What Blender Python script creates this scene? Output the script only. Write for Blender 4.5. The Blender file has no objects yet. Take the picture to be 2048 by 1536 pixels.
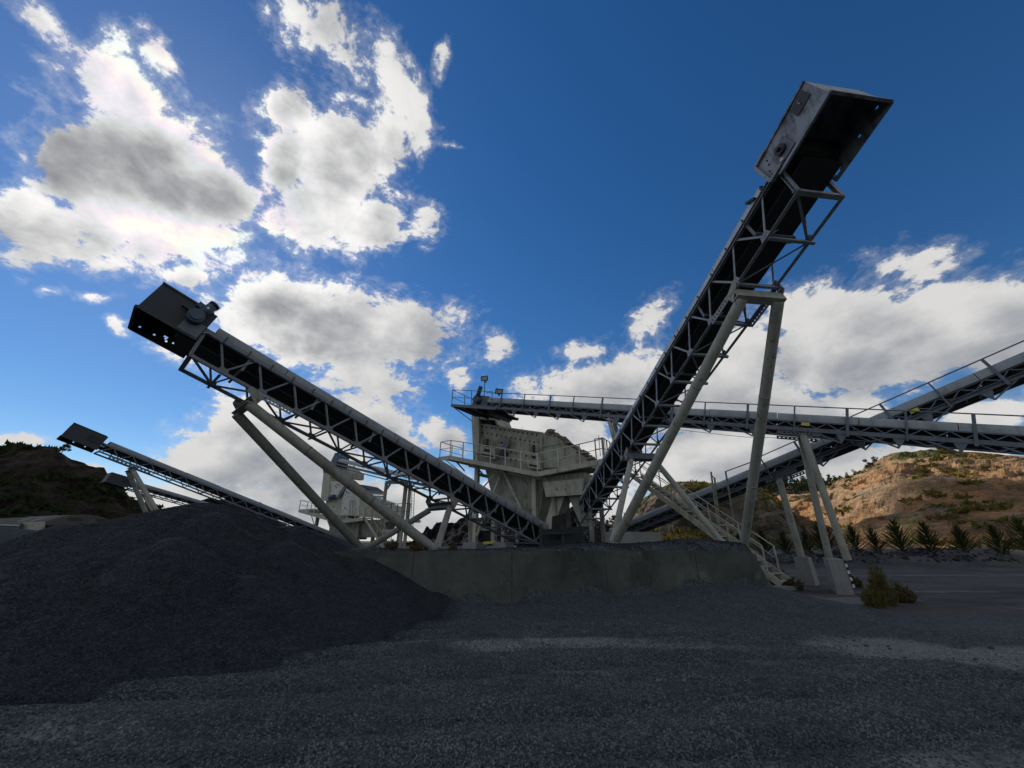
import bpy, math, random
import numpy as np
from mathutils import Vector, Matrix, noise as mnoise

random.seed(7)
rng = np.random.default_rng(7)
scene = bpy.context.scene
COL = scene.collection

# ------------------------------------------------------------------ camera
FPX, HZ = 769.0, 1080.0                      # focal length and horizon row of the 2048 x 1536 frame
PITCH = math.atan((HZ - 768.0) / FPX)
EYE = Vector((0, 0, 1.65))
CP, SP = math.cos(PITCH), math.sin(PITCH)
cam = bpy.data.cameras.new('camera')
cam.sensor_width = 36.0
cam.lens = FPX / 2048.0 * 36.0
cam.clip_start, cam.clip_end = 0.05, 5000
camo = bpy.data.objects.new('camera', cam)
camo.location = EYE
camo.rotation_euler = (math.radians(90) + PITCH, 0, 0)
COL.objects.link(camo)
scene.camera = camo

def ray(x, y):
    a = (x - 1024) / FPX
    b = (768 - y) / FPX
    return Vector((a, CP - b * SP, SP + b * CP))
def at(x, y, d): return EYE + ray(x, y) * d
def at_plane(x, y, P, n):
    r = ray(x, y)
    return EYE + r * ((Vector(P) - EYE).dot(n) / r.dot(n))

# ------------------------------------------------------------------ sun, sky, exposure
SUN = ray(392, 338).normalized()
SUN_EL = math.asin(SUN.z)
SUN_AZ = math.atan2(SUN.x, SUN.y)            # clockwise from +Y
world = bpy.data.worlds.new('World')
scene.world = world
world.use_nodes = True
wn, wl = world.node_tree.nodes, world.node_tree.links
wn.clear()
w_out = wn.new('ShaderNodeOutputWorld')
w_bg = wn.new('ShaderNodeBackground')
w_sky = wn.new('ShaderNodeTexSky')
w_sky.sky_type = 'NISHITA'
w_sky.sun_disc = False
w_sky.sun_elevation = SUN_EL
w_sky.sun_rotation = SUN_AZ
w_sky.altitude = 300
w_sky.air_density = 1.0
w_sky.dust_density = 0.1
w_sky.ozone_density = 3.2
w_hs = wn.new('ShaderNodeHueSaturation')
w_hs.inputs['Saturation'].default_value = 1.29
w_hs.inputs['Hue'].default_value = 0.504
wl.new(w_sky.outputs[0], w_hs.inputs['Color'])
wl.new(w_hs.outputs[0], w_bg.inputs['Color'])
w_bg.inputs['Strength'].default_value = 0.094
wl.new(w_bg.outputs[0], w_out.inputs['Surface'])

sun = bpy.data.lights.new('sun', 'SUN')
sun.energy = 5.0
sun.angle = math.radians(0.5)
sun.color = (1.0, 0.93, 0.82)
suno = bpy.data.objects.new('sun', sun)
suno.rotation_euler = (-SUN).to_track_quat('-Z', 'Y').to_euler()
suno.location = SUN * 200
COL.objects.link(suno)

scene.view_settings.view_transform = 'Standard'
scene.view_settings.look = 'None'
scene.view_settings.gamma = 1
scene.view_settings.exposure = 0.0
scene.view_settings.use_curve_mapping = False
scene.cycles.max_bounces = 6
scene.cycles.diffuse_bounces = 3
scene.cycles.transparent_max_bounces = 8

# ------------------------------------------------------------------ materials
class NT:
    def __init__(s, name):
        s.m = bpy.data.materials.new(name)
        s.m.use_nodes = True
        s.t = s.m.node_tree
        s.t.nodes.clear()
    def n(s, typ, **kw):
        o = s.t.nodes.new(typ)
        for k, v in kw.items():
            if k.startswith('i_'):
                key = k[2:].replace('_', ' ')
                o.inputs[int(key) if key.isdigit() else key].default_value = v
            else:
                setattr(o, k, v)
        return o
    def l(s, a, b): s.t.links.new(a, b)
    def math(s, op, a, b=None, c=None, clamp=False):
        o = s.t.nodes.new('ShaderNodeMath'); o.operation = op; o.use_clamp = clamp
        for i, v in enumerate((a, b, c)):
            if v is None: continue
            if isinstance(v, (int, float)): o.inputs[i].default_value = v
            else: s.l(v, o.inputs[i])
        return o.outputs[0]
    def vmath(s, op, a, b=None, scale=None):
        o = s.t.nodes.new('ShaderNodeVectorMath'); o.operation = op
        for i, v in enumerate((a, b)):
            if v is None: continue
            if isinstance(v, (tuple, Vector)): o.inputs[i].default_value = v
            else: s.l(v, o.inputs[i])
        if scale is not None:
            if isinstance(scale, (int, float)): o.inputs['Scale'].default_value = scale
            else: s.l(scale, o.inputs['Scale'])
        return o.outputs[1] if op in ('DOT_PRODUCT', 'LENGTH', 'DISTANCE') else o.outputs[0]
    def mix(s, f, a, b, mode='MIX'):
        o = s.t.nodes.new('ShaderNodeMix'); o.data_type = 'RGBA'; o.blend_type = mode
        for i, v in ((0, f), (6, a), (7, b)):
            if isinstance(v, (int, float)): o.inputs[i].default_value = v
            elif isinstance(v, tuple): o.inputs[i].default_value = (*v[:3], 1)
            else: s.l(v, o.inputs[i])
        return o.outputs[2]
    def ramp(s, f, lo, hi, a=0.0, b=1.0):
        o = s.t.nodes.new('ShaderNodeMapRange'); o.interpolation_type = 'SMOOTHSTEP'
        s.l(f, o.inputs[0])
        for i, v in ((1, lo), (2, hi), (3, a), (4, b)): o.inputs[i].default_value = v
        return o.outputs[0]
    def noise(s, vec, scale, detail=4, rough=0.55, dist=0.0):
        o = s.n('ShaderNodeTexNoise')
        o.inputs['Scale'].default_value = scale; o.inputs['Detail'].default_value = detail
        o.inputs['Roughness'].default_value = rough; o.inputs['Distortion'].default_value = dist
        if vec is not None: s.l(vec, o.inputs['Vector'])
        return o.outputs['Fac']
    def attr(s, name):
        o = s.n('ShaderNodeAttribute'); o.attribute_name = name
        return o.outputs['Fac']
    def pos(s): return s.n('ShaderNodeNewGeometry').outputs['Position']
    def bump(s, h, strength, dist):
        o = s.n('ShaderNodeBump'); o.inputs['Strength'].default_value = strength
        o.inputs['Distance'].default_value = dist; s.l(h, o.inputs['Height'])
        return o.outputs[0]
    def out(s, col, rough=0.7, metal=0.0, normal=None, spec=0.4):
        b = s.n('ShaderNodeBsdfPrincipled'); o = s.n('ShaderNodeOutputMaterial')
        for k, v in (('Base Color', col), ('Roughness', rough), ('Metallic', metal), ('Specular IOR Level', spec)):
            if isinstance(v, (int, float)): b.inputs[k].default_value = v
            elif isinstance(v, tuple): b.inputs[k].default_value = (*v[:3], 1)
            else: s.l(v, b.inputs[k])
        if normal is not None: s.l(normal, b.inputs['Normal'])
        s.l(b.outputs[0], o.inputs[0])
        return s.m

def paint(name, col, dirt=(0.10, 0.085, 0.07), rough=0.55, metal=0.0, amount=0.45, scale=2.2, bump=0.002, spec=0.4, rust=0.0):
    t = NT(name)
    p = t.pos()
    big = t.noise(p, scale, 5, 0.6)
    stretched = t.vmath('MULTIPLY', p, (9.0, 9.0, 0.9))
    streak = t.noise(stretched, 1.0, 4, 0.6)
    fine = t.noise(p, 45, 3, 0.6)
    f = t.ramp(t.math('ADD', t.math('MULTIPLY', big, 0.55), t.math('MULTIPLY', streak, 0.45)), 0.44, 0.66, 0, amount)
    c = t.mix(f, col, dirt)
    if rust:
        rm = t.math('ADD', t.math('MULTIPLY', t.noise(p, 3.2, 7, 0.72), 0.6), t.math('MULTIPLY', t.noise(t.vmath('MULTIPLY', p, (14, 14, 0.8)), 1.0, 4, 0.6), 0.4))
        c = t.mix(t.ramp(rm, 0.545, 0.63, 0, rust), c, (0.115, 0.055, 0.026))
    v = t.math('ADD', 0.84, t.math('MULTIPLY', fine, 0.32))
    vm = t.n('ShaderNodeVectorMath', operation='SCALE'); t.l(c, vm.inputs[0]); t.l(v, vm.inputs['Scale'])
    r = t.math('ADD', rough - 0.1, t.math('MULTIPLY', big, 0.25))
    nb = t.bump(t.noise(p, 16, 4, 0.6), 0.5, bump) if bump else None
    return t.out(vm.outputs[0], r, metal, nb, spec)

M = {}
M['steel_shade'] = paint('shaded_grey_steel_paint', (0.15, 0.155, 0.175), (0.09, 0.085, 0.08), 0.5, 0.0, 0.5)  # grey steel with the left conveyor's backlit shade put into its colour
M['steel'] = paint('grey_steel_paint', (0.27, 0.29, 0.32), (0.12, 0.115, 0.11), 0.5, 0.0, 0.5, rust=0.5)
M['dark_steel'] = paint('dark_steel_paint', (0.13, 0.145, 0.17), (0.07, 0.065, 0.06), 0.5, 0.0, 0.5)
M['black_steel'] = paint('sooty_steel', (0.030, 0.034, 0.040), (0.05, 0.043, 0.037), 0.6, 0.0, 0.4)
M['worn_plate'] = paint('worn_smudged_plate', (0.25, 0.27, 0.305), (0.022, 0.023, 0.026), 0.45, 0.0, 0.9, 2.6)
M['galv'] = paint('galvanised_sheet', (0.40, 0.43, 0.44), (0.24, 0.24, 0.23), 0.45, 0.35, 0.55, 1.4)
M['hood_mid'] = paint('dusty_hood_sheet', (0.30, 0.325, 0.33), (0.17, 0.17, 0.165), 0.55, 0.15, 0.6, 1.4)
M['rail_paint'] = paint('pale_rail_paint', (0.58, 0.57, 0.49), (0.25, 0.22, 0.17), 0.55, 0, 0.4)
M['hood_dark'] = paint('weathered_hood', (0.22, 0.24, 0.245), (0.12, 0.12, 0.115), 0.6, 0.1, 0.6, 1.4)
M['beige'] = paint('beige_plant_paint', (0.45, 0.43, 0.335), (0.17, 0.14, 0.095), 0.6, 0.0, 0.6, rust=0.6)
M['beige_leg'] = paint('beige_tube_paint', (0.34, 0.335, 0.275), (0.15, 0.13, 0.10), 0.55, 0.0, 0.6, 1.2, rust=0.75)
M['beige_leg_shade'] = paint('shaded_beige_tube_paint', (0.235, 0.23, 0.185), (0.10, 0.085, 0.065), 0.55, 0.0, 0.65, 1.2, rust=0.75)  # beige leg paint, base colour darkened for the shade on the left legs
M['beige_dark'] = paint('stained_beige', (0.33, 0.31, 0.25), (0.10, 0.085, 0.06), 0.65, 0.0, 0.7)
M['white_panel'] = paint('white_panel_paint', (0.62, 0.61, 0.56), (0.25, 0.21, 0.16), 0.6, 0.0, 0.5)
M['rubber'] = paint('belt_rubber', (0.025, 0.025, 0.027), (0.05, 0.048, 0.045), 0.8, 0.0, 0.4)
M['motor'] = paint('motor_blue', (0.045, 0.075, 0.12), (0.05, 0.05, 0.05), 0.45, 0.0, 0.5)
M['concrete'] = paint('plinth_concrete', (0.25, 0.247, 0.23), (0.16, 0.15, 0.13), 0.85, 0.0, 0.6, 1.8, 0.006)
M['yellow'] = paint('yellow_paint', (0.62, 0.52, 0.08), (0.3, 0.24, 0.08), 0.6, 0, 0.4)
M['red'] = paint('red_paint', (0.50, 0.05, 0.05), (0.3, 0.08, 0.06), 0.6, 0, 0.3)
M['white'] = paint('white_paint', (0.7, 0.7, 0.68), (0.3, 0.28, 0.25), 0.6, 0, 0.5)
M['black'] = paint('black_paint', (0.015, 0.015, 0.016), (0.05, 0.05, 0.05), 0.6, 0, 0.4)
M['glass'] = paint('lamp_glass', (0.45, 0.46, 0.42), (0.3, 0.28, 0.2), 0.15, 0, 0.3, 2, 0)
M['roof'] = paint('shed_roof_sheet', (0.12, 0.115, 0.095), (0.07, 0.065, 0.05), 0.95, 0.0, 0.6, 0.5, 0.002, 0.05)
M['rooflight'] = paint('shed_rooflight', (0.20, 0.20, 0.18), (0.12, 0.115, 0.10), 0.95, 0.0, 0.4, 0.5, 0.002, 0.05)
M['rock_spill'] = paint('spilled_rock', (0.24, 0.19, 0.14), (0.13, 0.11, 0.09), 0.9, 0, 0.6, 8, 0.01)

def concrete_wall():
    t = NT('retaining_wall_concrete')
    p = t.pos()
    big = t.noise(p, 0.55, 5, 0.65)
    streak = t.noise(t.vmath('MULTIPLY', p, (1.3, 1.3, 0.45)), 1.0, 6, 0.7)
    fine = t.noise(p, 14, 5, 0.65)
    lines = t.n('ShaderNodeTexWave', wave_type='BANDS', bands_direction='Z')
    lines.inputs['Scale'].default_value = 1.55; lines.inputs['Distortion'].default_value = 0.6
    lines.inputs['Detail'].default_value = 2
    t.l(p, lines.inputs['Vector'])
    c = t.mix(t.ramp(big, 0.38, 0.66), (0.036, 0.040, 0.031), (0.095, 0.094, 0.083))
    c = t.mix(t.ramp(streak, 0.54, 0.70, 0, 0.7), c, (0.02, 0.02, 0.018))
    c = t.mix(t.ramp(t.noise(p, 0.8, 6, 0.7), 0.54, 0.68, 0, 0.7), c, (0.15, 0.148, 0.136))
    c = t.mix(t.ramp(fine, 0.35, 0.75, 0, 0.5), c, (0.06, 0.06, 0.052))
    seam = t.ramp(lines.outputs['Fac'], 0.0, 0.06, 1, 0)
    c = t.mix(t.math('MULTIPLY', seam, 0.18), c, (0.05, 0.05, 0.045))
    h = t.math('SUBTRACT', fine, t.math('MULTIPLY', seam, 0.25))
    return t.out(c, 0.9, 0, t.bump(h, 0.7, 0.012))
M['wall'] = concrete_wall()

def gravel_mat(name, base, scale=30.0, ground=False):
    t = NT(name)
    p = t.pos()
    v = t.n('ShaderNodeTexVoronoi'); v.inputs['Scale'].default_value = scale
    t.l(p, v.inputs['Vector'])
    cell = t.n('ShaderNodeSeparateColor'); t.l(v.outputs['Color'], cell.inputs[0])
    big = t.noise(p, 0.35, 5, 0.6)
    mid = t.noise(p, 2.3, 5, 0.6)
    k = t.math('ADD', 0.45, t.math('MULTIPLY', t.math('POWER', cell.outputs[0], 1.6), 1.1))
    k = t.math('MULTIPLY', k, t.math('ADD', 0.62, t.math('MULTIPLY', big, 0.5)))
    k = t.math('MULTIPLY', k, t.math('ADD', 0.7, t.math('MULTIPLY', mid, 0.6)))
    vm = t.n('ShaderNodeVectorMath', operation='SCALE'); vm.inputs[0].default_value = base; t.l(k, vm.inputs['Scale'])
    c = vm.outputs[0]
    if ground:
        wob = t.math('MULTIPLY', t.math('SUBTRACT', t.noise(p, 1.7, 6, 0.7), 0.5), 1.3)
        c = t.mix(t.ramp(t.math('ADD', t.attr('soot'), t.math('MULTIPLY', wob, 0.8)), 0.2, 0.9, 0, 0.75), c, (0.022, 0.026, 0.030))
        e = t.ramp(t.math('ADD', t.attr('dirt'), t.math('MULTIPLY', wob, 0.5)), 0.2, 0.8, 0, 1)
        ec = t.mix(t.ramp(t.noise(t.vmath('MULTIPLY', p, (0.55, 1.0, 1)), 0.45, 7, 0.7), 0.36, 0.68), (0.032, 0.031, 0.030), (0.085, 0.079, 0.070))
        c = t.mix(e, c, ec)
        d = t.ramp(t.math('ADD', t.attr('dust'), wob), 0.20, 0.72, 0, 0.9)
        dc = t.mix(cell.outputs[1], (0.09, 0.093, 0.094), (0.235, 0.237, 0.233))
        c = t.mix(d, c, dc)
    hgt = t.math('SUBTRACT', 1.0, v.outputs['Distance'])
    return t.out(c, 0.85, 0, t.bump(hgt, 0.9, 0.02), 0.25)
M['ground'] = gravel_mat('yard_gravel', (0.068, 0.079, 0.087), 34, True)
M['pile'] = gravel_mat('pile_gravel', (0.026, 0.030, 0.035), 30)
def stone_mat(name, lo, hi, pale):
    t = NT(name)
    oi = t.n('ShaderNodeObjectInfo')
    c = t.mix(t.math('POWER', oi.outputs['Random'], 2.2), lo, hi)
    p = t.pos()
    patch = t.math('ADD', t.math('MULTIPLY', t.noise(p, 0.55, 5, 0.65), 1.5), t.math('MULTIPLY', t.noise(p, 3.0, 4, 0.6), 0.5))
    c = t.mix(t.ramp(patch, 0.85, 1.30, 0, 0.55), c, tuple(v * 0.42 for v in lo))
    c = t.mix(t.ramp(t.math('ADD', t.noise(p, 0.9, 6, 0.7), t.math('MULTIPLY', oi.outputs['Random'], 0.25)), 0.66, 0.80, 0, pale), c, (0.17, 0.172, 0.17))
    return t.out(c, 0.8, 0, None, 0.3)
M['stone'] = stone_mat('loose_stones', (0.044, 0.052, 0.058), (0.148, 0.167, 0.182), 0.75)
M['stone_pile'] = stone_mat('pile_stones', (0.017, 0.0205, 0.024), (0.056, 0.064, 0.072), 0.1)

def hill_mat(name, rock, rock2, soil, grass, grass_amt, scale=0.05):
    t = NT(name)
    p = t.pos()
    g = t.n('ShaderNodeNewGeometry')
    nz = t.n('ShaderNodeSeparateXYZ'); t.l(g.outputs['Normal'], nz.inputs[0])
    a = t.noise(p, scale, 7, 0.65)
    b = t.noise(t.vmath('MULTIPLY', p, (1, 1, 3.2)), scale * 4, 7, 0.7, 0.6)
    f = t.noise(p, scale * 22, 6, 0.7)
    s = t.noise(p, scale * 2.3, 6, 0.7)
    c = t.mix(t.ramp(a, 0.40, 0.60), rock, rock2)
    c = t.mix(t.ramp(b, 0.40, 0.62, 0, 0.9), c, soil)
    gm = t.math('ADD', t.math('MULTIPLY', s, 1.2), t.math('MULTIPLY', nz.outputs[2], 0.35))
    gm = t.math('ADD', gm, t.math('MULTIPLY', t.attr('green'), 0.6))
    gm = t.ramp(t.math('ADD', gm, t.math('MULTIPLY', f, 0.35)), 1.22 - grass_amt, 1.36 - grass_amt, 0, 0.92)
    gc = t.mix(t.ramp(f, 0.3, 0.7), tuple(v * 0.55 for v in grass), tuple(v * 1.25 for v in grass))
    c = t.mix(gm, c, gc)
    c = t.mix(t.ramp(f, 0.28, 0.72, 0.45, 0), c, (0.04, 0.034, 0.026))
    c = t.mix(t.ramp(t.attr('bench'), 0.2, 0.9, 0, 0.8), c, (0.36, 0.31, 0.24))
    h = t.math('ADD', f, t.math('MULTIPLY', b, 1.5))
    return t.out(c, 0.95, 0, t.bump(h, 1.0, 1.6), 0.1)
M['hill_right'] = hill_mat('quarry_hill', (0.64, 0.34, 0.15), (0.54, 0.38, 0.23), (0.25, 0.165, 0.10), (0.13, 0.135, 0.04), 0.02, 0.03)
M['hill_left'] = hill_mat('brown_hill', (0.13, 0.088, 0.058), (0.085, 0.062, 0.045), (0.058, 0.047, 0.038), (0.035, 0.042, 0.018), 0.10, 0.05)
M['hill_mid'] = hill_mat('scrub_hill', (0.30, 0.235, 0.165), (0.21, 0.175, 0.13), (0.135, 0.115, 0.085), (0.10, 0.098, 0.035), 0.16, 0.045)
M['crag'] = hill_mat('crag_rock', (0.062, 0.062, 0.068), (0.045, 0.044, 0.05), (0.028, 0.028, 0.031), (0.03, 0.036, 0.018), -0.12, 0.08)

def leaf_mat(name, a, b, trans=0.25):
    t = NT(name)
    p = t.pos()
    oi = t.n('ShaderNodeObjectInfo')
    c = t.mix(t.noise(p, 5, 4, 0.7), a, b)
    d = t.n('ShaderNodeBsdfDiffuse'); tr = t.n('ShaderNodeBsdfTranslucent'); mx = t.n('ShaderNodeMixShader')
    o = t.n('ShaderNodeOutputMaterial')
    t.l(c, d.inputs[0]); t.l(c, tr.inputs[0]); mx.inputs[0].default_value = trans
    t.l(d.outputs[0], mx.inputs[1]); t.l(tr.outputs[0], mx.inputs[2]); t.l(mx.outputs[0], o.inputs[0])
    return t.m
M['needle'] = leaf_mat('conifer_needles', (0.028, 0.040, 0.018), (0.068, 0.080, 0.030))
M['bushleaf'] = leaf_mat('bush_leaves', (0.07, 0.068, 0.018), (0.19, 0.15, 0.04))
M['farleaf'] = leaf_mat('far_foliage', (0.025, 0.035, 0.016), (0.055, 0.065, 0.028))
M['weed'] = leaf_mat('dry_weeds', (0.07, 0.06, 0.025), (0.15, 0.12, 0.06))
M['bark'] = paint('bark', (0.10, 0.075, 0.055), (0.05, 0.04, 0.03), 0.9, 0, 0.5)

# ------------------------------------------------------------------ object helpers
WM = {}                                        # world matrices of parents
def put(o, mat4, parent=None):
    COL.objects.link(o)
    if parent is not None:
        o.parent = parent
        o.matrix_parent_inverse = WM[parent.name].inverted()
    o.matrix_basis = mat4
    WM[o.name] = mat4.copy()
    return o
def thing(name, label, cat, loc=(0, 0, 0), group=None):
    o = bpy.data.objects.new(name, None)
    o.empty_display_size = 0.3
    put(o, Matrix.Translation(Vector(loc)))
    return tag(o, label, cat, group)
def tag(o, label, cat, group=None):
    o['label'] = label; o['category'] = cat
    if group: o['group'] = group
    return o
def mesh_obj(name, verts, faces, mat, parent=None, smooth=False, kind=None):
    vs = [Vector(v) for v in verts]
    lo = Vector([min(v[i] for v in vs) for i in range(3)]); hi = Vector([max(v[i] for v in vs) for i in range(3)])
    c = (lo + hi) / 2; c.z = lo.z
    me = bpy.data.meshes.new(name)
    me.from_pydata([v - c for v in vs], [], faces)
    me.materials.append(M[mat] if isinstance(mat, str) else mat)
    if smooth: me.polygons.foreach_set('use_smooth', [True] * len(me.polygons))
    o = bpy.data.objects.new(name, me)
    put(o, Matrix.Translation(c), parent)
    if kind: o['kind'] = kind
    return o

_unit = {}
def unit_mesh(prof, mat):
    k = (prof, mat)
    if k in _unit: return _unit[k]
    if prof == 'box': ring = [(-.5, -.5), (.5, -.5), (.5, .5), (-.5, .5)]
    elif prof == 'L': ring = [(-.5, -.5), (.5, -.5), (.5, -.36), (-.36, -.36), (-.36, .5), (-.5, .5)]
    elif prof == 'C': ring = [(-.5, -.5), (.5, -.5), (.5, -.36), (-.34, -.36), (-.34, .36), (.5, .36), (.5, .5), (-.5, .5)]
    elif prof == 'I': ring = [(-.5, -.5), (.5, -.5), (.5, -.38), (.1, -.38), (.1, .38), (.5, .38), (.5, .5), (-.5, .5), (-.5, .38), (-.1, .38), (-.1, -.38), (-.5, -.38)]
    else:
        n = int(prof[4:])
        ring = [(.5 * math.cos(2 * math.pi * i / n), .5 * math.sin(2 * math.pi * i / n)) for i in range(n)]
    n = len(ring)
    vs = [(x, y, 0) for x, y in ring] + [(x, y, 1) for x, y in ring]
    fs = [(i, (i + 1) % n, n + (i + 1) % n, n + i) for i in range(n)]
    fs += [tuple(range(n - 1, -1, -1)), tuple(range(n, 2 * n))]
    me = bpy.data.meshes.new('profile_' + prof)
    me.from_pydata(vs, [], fs)
    me.materials.append(M[mat])
    if prof.startswith('tube'):
        me.polygons.foreach_set('use_smooth', [i < n for i in range(len(me.polygons))])
    _unit[k] = me
    return me
def beam(name, a, b, w, h, mat, parent=None, prof='box', up=(0, 0, 1)):
    a, b = Vector(a), Vector(b)
    z = (b - a); ln = z.length; z.normalize()
    up = Vector(up)
    if abs(z.dot(up)) > 0.98: up = Vector((0, 1, 0))
    x = up.cross(z).normalized(); y = z.cross(x)
    m = Matrix(((x.x * w, y.x * h, z.x * ln, a.x), (x.y * w, y.y * h, z.y * ln, a.y), (x.z * w, y.z * h, z.z * ln, a.z), (0, 0, 0, 1)))
    o = bpy.data.objects.new(name, unit_mesh(prof, mat))
    return put(o, m, parent)
def tube(name, a, b, d, mat, parent=None, n=10): return beam(name, a, b, d, d, mat, parent, 'tube%d' % n)
def plate(name, pts, thick, mat, parent=None):
    """flat polygon pts extruded by the vector thick"""
    t = Vector(thick); n = len(pts)
    vs = [Vector(p) for p in pts] + [Vector(p) + t for p in pts]
    fs = [tuple(range(n - 1, -1, -1)), tuple(range(n, 2 * n))] + [(i, (i + 1) % n, n + (i + 1) % n, n + i) for i in range(n)]
    return mesh_obj(name, vs, fs, mat, parent)
def prism8(name, lo, hi, mat, parent=None):
    """four bottom and four top corners"""
    vs = list(lo) + list(hi)
    fs = [(3, 2, 1, 0), (4, 5, 6, 7)] + [(i, (i + 1) % 4, 4 + (i + 1) % 4, 4 + i) for i in range(4)]
    return mesh_obj(name, vs, fs, mat, parent)
def holed_plate(name, O, ax, ay, t, nx, ny, holes, mat, parent=None):
    """a plate of nx x ny cells with some cells left open"""
    O, ax, ay, t = Vector(O), Vector(ax), Vector(ay), Vector(t)
    vs, fs, ix = [], [], {}
    def v(i, j, k):
        if (i, j, k) not in ix:
            ix[(i, j, k)] = len(vs); vs.append(O + ax * (i / nx) + ay * (j / ny) + t * k)
        return ix[(i, j, k)]
    solid = lambda i, j: 0 <= i < nx and 0 <= j < ny and (i, j) not in holes
    for i in range(nx):
        for j in range(ny):
            if not solid(i, j): continue
            fs.append((v(i, j, 0), v(i, j + 1, 0), v(i + 1, j + 1, 0), v(i + 1, j, 0)))
            fs.append((v(i, j, 1), v(i + 1, j, 1), v(i + 1, j + 1, 1), v(i, j + 1, 1)))
            for (di, dj, p, q) in ((-1, 0, (i, j), (i, j + 1)), (1, 0, (i + 1, j + 1), (i + 1, j)), (0, -1, (i + 1, j), (i, j)), (0, 1, (i, j + 1), (i + 1, j + 1))):
                if not solid(i + di, j + dj):
                    fs.append((v(*p, 0), v(*q, 0), v(*q, 1), v(*p, 1)))
    return mesh_obj(name, vs, fs, mat, parent)

class Frame:
    """conveyor frame: s along the belt towards the head, b sideways, n up from the lower chord"""
    def __init__(s, O, u, sgn):
        s.O = Vector(O); s.u = Vector(u).normalized()
        h = Vector((s.u.x, s.u.y, 0)).normalized()
        s.w = Vector((-h.y, h.x, 0)) * sgn
        n = s.u.cross(s.w); s.n = n if n.z > 0 else -n
    def P(s, a, b, c): return s.O + s.u * a + s.w * b + s.n * c
    def sn(s, x, y, off=0):
        q = at_plane(x, y, s.O + s.w * off, s.w) - s.O
        return q.dot(s.u), q.dot(s.n)
FR = Frame(at(1593, 384, 7.7), (.165, -1.26, .445), 1)
FL = Frame(at(381.6, 711, 9.9), (-1.221, -1.318, .588), -1)
FH = Frame((11.0, 14.15, 5.47), (-1.464, .912, .412), -1)
FD = Frame((11.5, 17.0, 4.27), (1.039, -1.276, .484), 1)


# ------------------------------------------------------------------ sky: cloud layer dome
# cx, cy, rx, ry, rotation, thickness : where the clouds stand as seen from the yard
CLOUDS = [
 (290, 345, 205, 125, 22, 1.0), (165, 330, 105, 105, 0, 1.0), (425, 385, 120, 75, 25, 1.0), (150, 465, 190, 72, 5, .75),
 (40, 440, 90, 70, 0, .75), (330, 470, 140, 50, 0, .55), (70, 510, 100, 26, 0, .42), (225, 525, 80, 26, 0, .42),
 (240, 190, 135, 75, 42, .55), (130, 90, 150, 30, 48, .34), (330, 130, 80, 26, 62, .3), (430, 470, 80, 34, 0, .42), (60, 30, 60, 20, 40, .25),
 (675, 325, 115, 110, 0, .95), (575, 220, 55, 48, 0, .7), (625, 415, 95, 80, 20, .8), (735, 450, 72, 62, 0, .75),
 (765, 300, 52, 72, 0, .75), (560, 330, 50, 80, 0, .8), (560, 430, 50, 40, 0, .5),
 (640, 45, 95, 65, 25, .5), (600, 20, 50, 40, 0, .45), (795, 165, 40, 115, -20, .36), (700, 120, 60, 38, 40, .34), (825, 250, 26, 60, -15, .3),
 (855, 445, 32, 42, 0, .42), (380, 550, 70, 20, 0, .45), (180, 597, 38, 12, 0, .45), (105, 583, 28, 8, 0, .3), (880, 125, 16, 34, 10, .26), (905, 290, 22, 8, 10, .15), (480, 510, 40, 14, 0, .2),
 (640, 655, 200, 92, 5, 1.0), (545, 615, 115, 62, 0, .95), (800, 660, 108, 72, 10, .95), (700, 745, 130, 40, 15, .42), (365, 712, 60, 22, 20, .34), (640, 770, 60, 20, 0, .4),
 (560, 905, 195, 100, 10, 1.0), (430, 925, 105, 50, 0, .9), (745, 850, 130, 52, 22, .8), (885, 870, 60, 34, 20, .6), (640, 985, 220, 40, 0, .8), (490, 845, 90, 52, 0, .85),
 (915, 765, 20, 26, 0, .3), (997, 690, 28, 28, 0, .36), (1160, 703, 46, 16, 0, .4), (870, 1010, 120, 30, 0, .6), (880, 960, 60, 25, 0, .5),
 (1860, 525, 105, 45, -8, .62), (1790, 530, 60, 26, 0, .45), (1690, 640, 150, 68, 0, .95), (1950, 620, 180, 85, 0, .95), (1810, 700, 200, 72, -10, 1.0),
 (1640, 715, 115, 90, 0, 1.0), (2020, 690, 110, 75, 0, .85), (1480, 720, 95, 70, -40, .85), (1305, 632, 50, 30, -45, .42), (1210, 768, 165, 46, -12, .85),
 (1400, 800, 240, 88, 0, 1.0), (1130, 835, 120, 55, 0, .75), (1560, 850, 200, 80, 0, .9), (1450, 905, 190, 60, 0, .9), (1690, 800, 70, 30, 0, .6), (1420, 660, 50, 40, -40, .5),
 (1985, 830, 110, 36, -10, .65), (1700, 935, 240, 42, 0, .75), (1340, 950, 130, 36, 0, .75), (1120, 900, 160, 50, 0, .7), (1080, 1000, 220, 44, 0, .75), (1060, 770, 30, 16, 0, .25),
 (40, 885, 70, 14, 0, .4), (210, 965, 90, 22, 0, .55), (330, 1000, 150, 34, 0, .7), (1900, 905, 130, 22, 0, .5), (150, 940, 60, 16, 0, .4), (540, 1040, 300, 26, 0, .7), (900, 1062, 260, 26, 0, .8), (1250, 1050, 120, 24, 0, .7), (320, 655, 30, 20, 20, .15), (235, 650, 30, 14, 30, .18),
]
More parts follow.
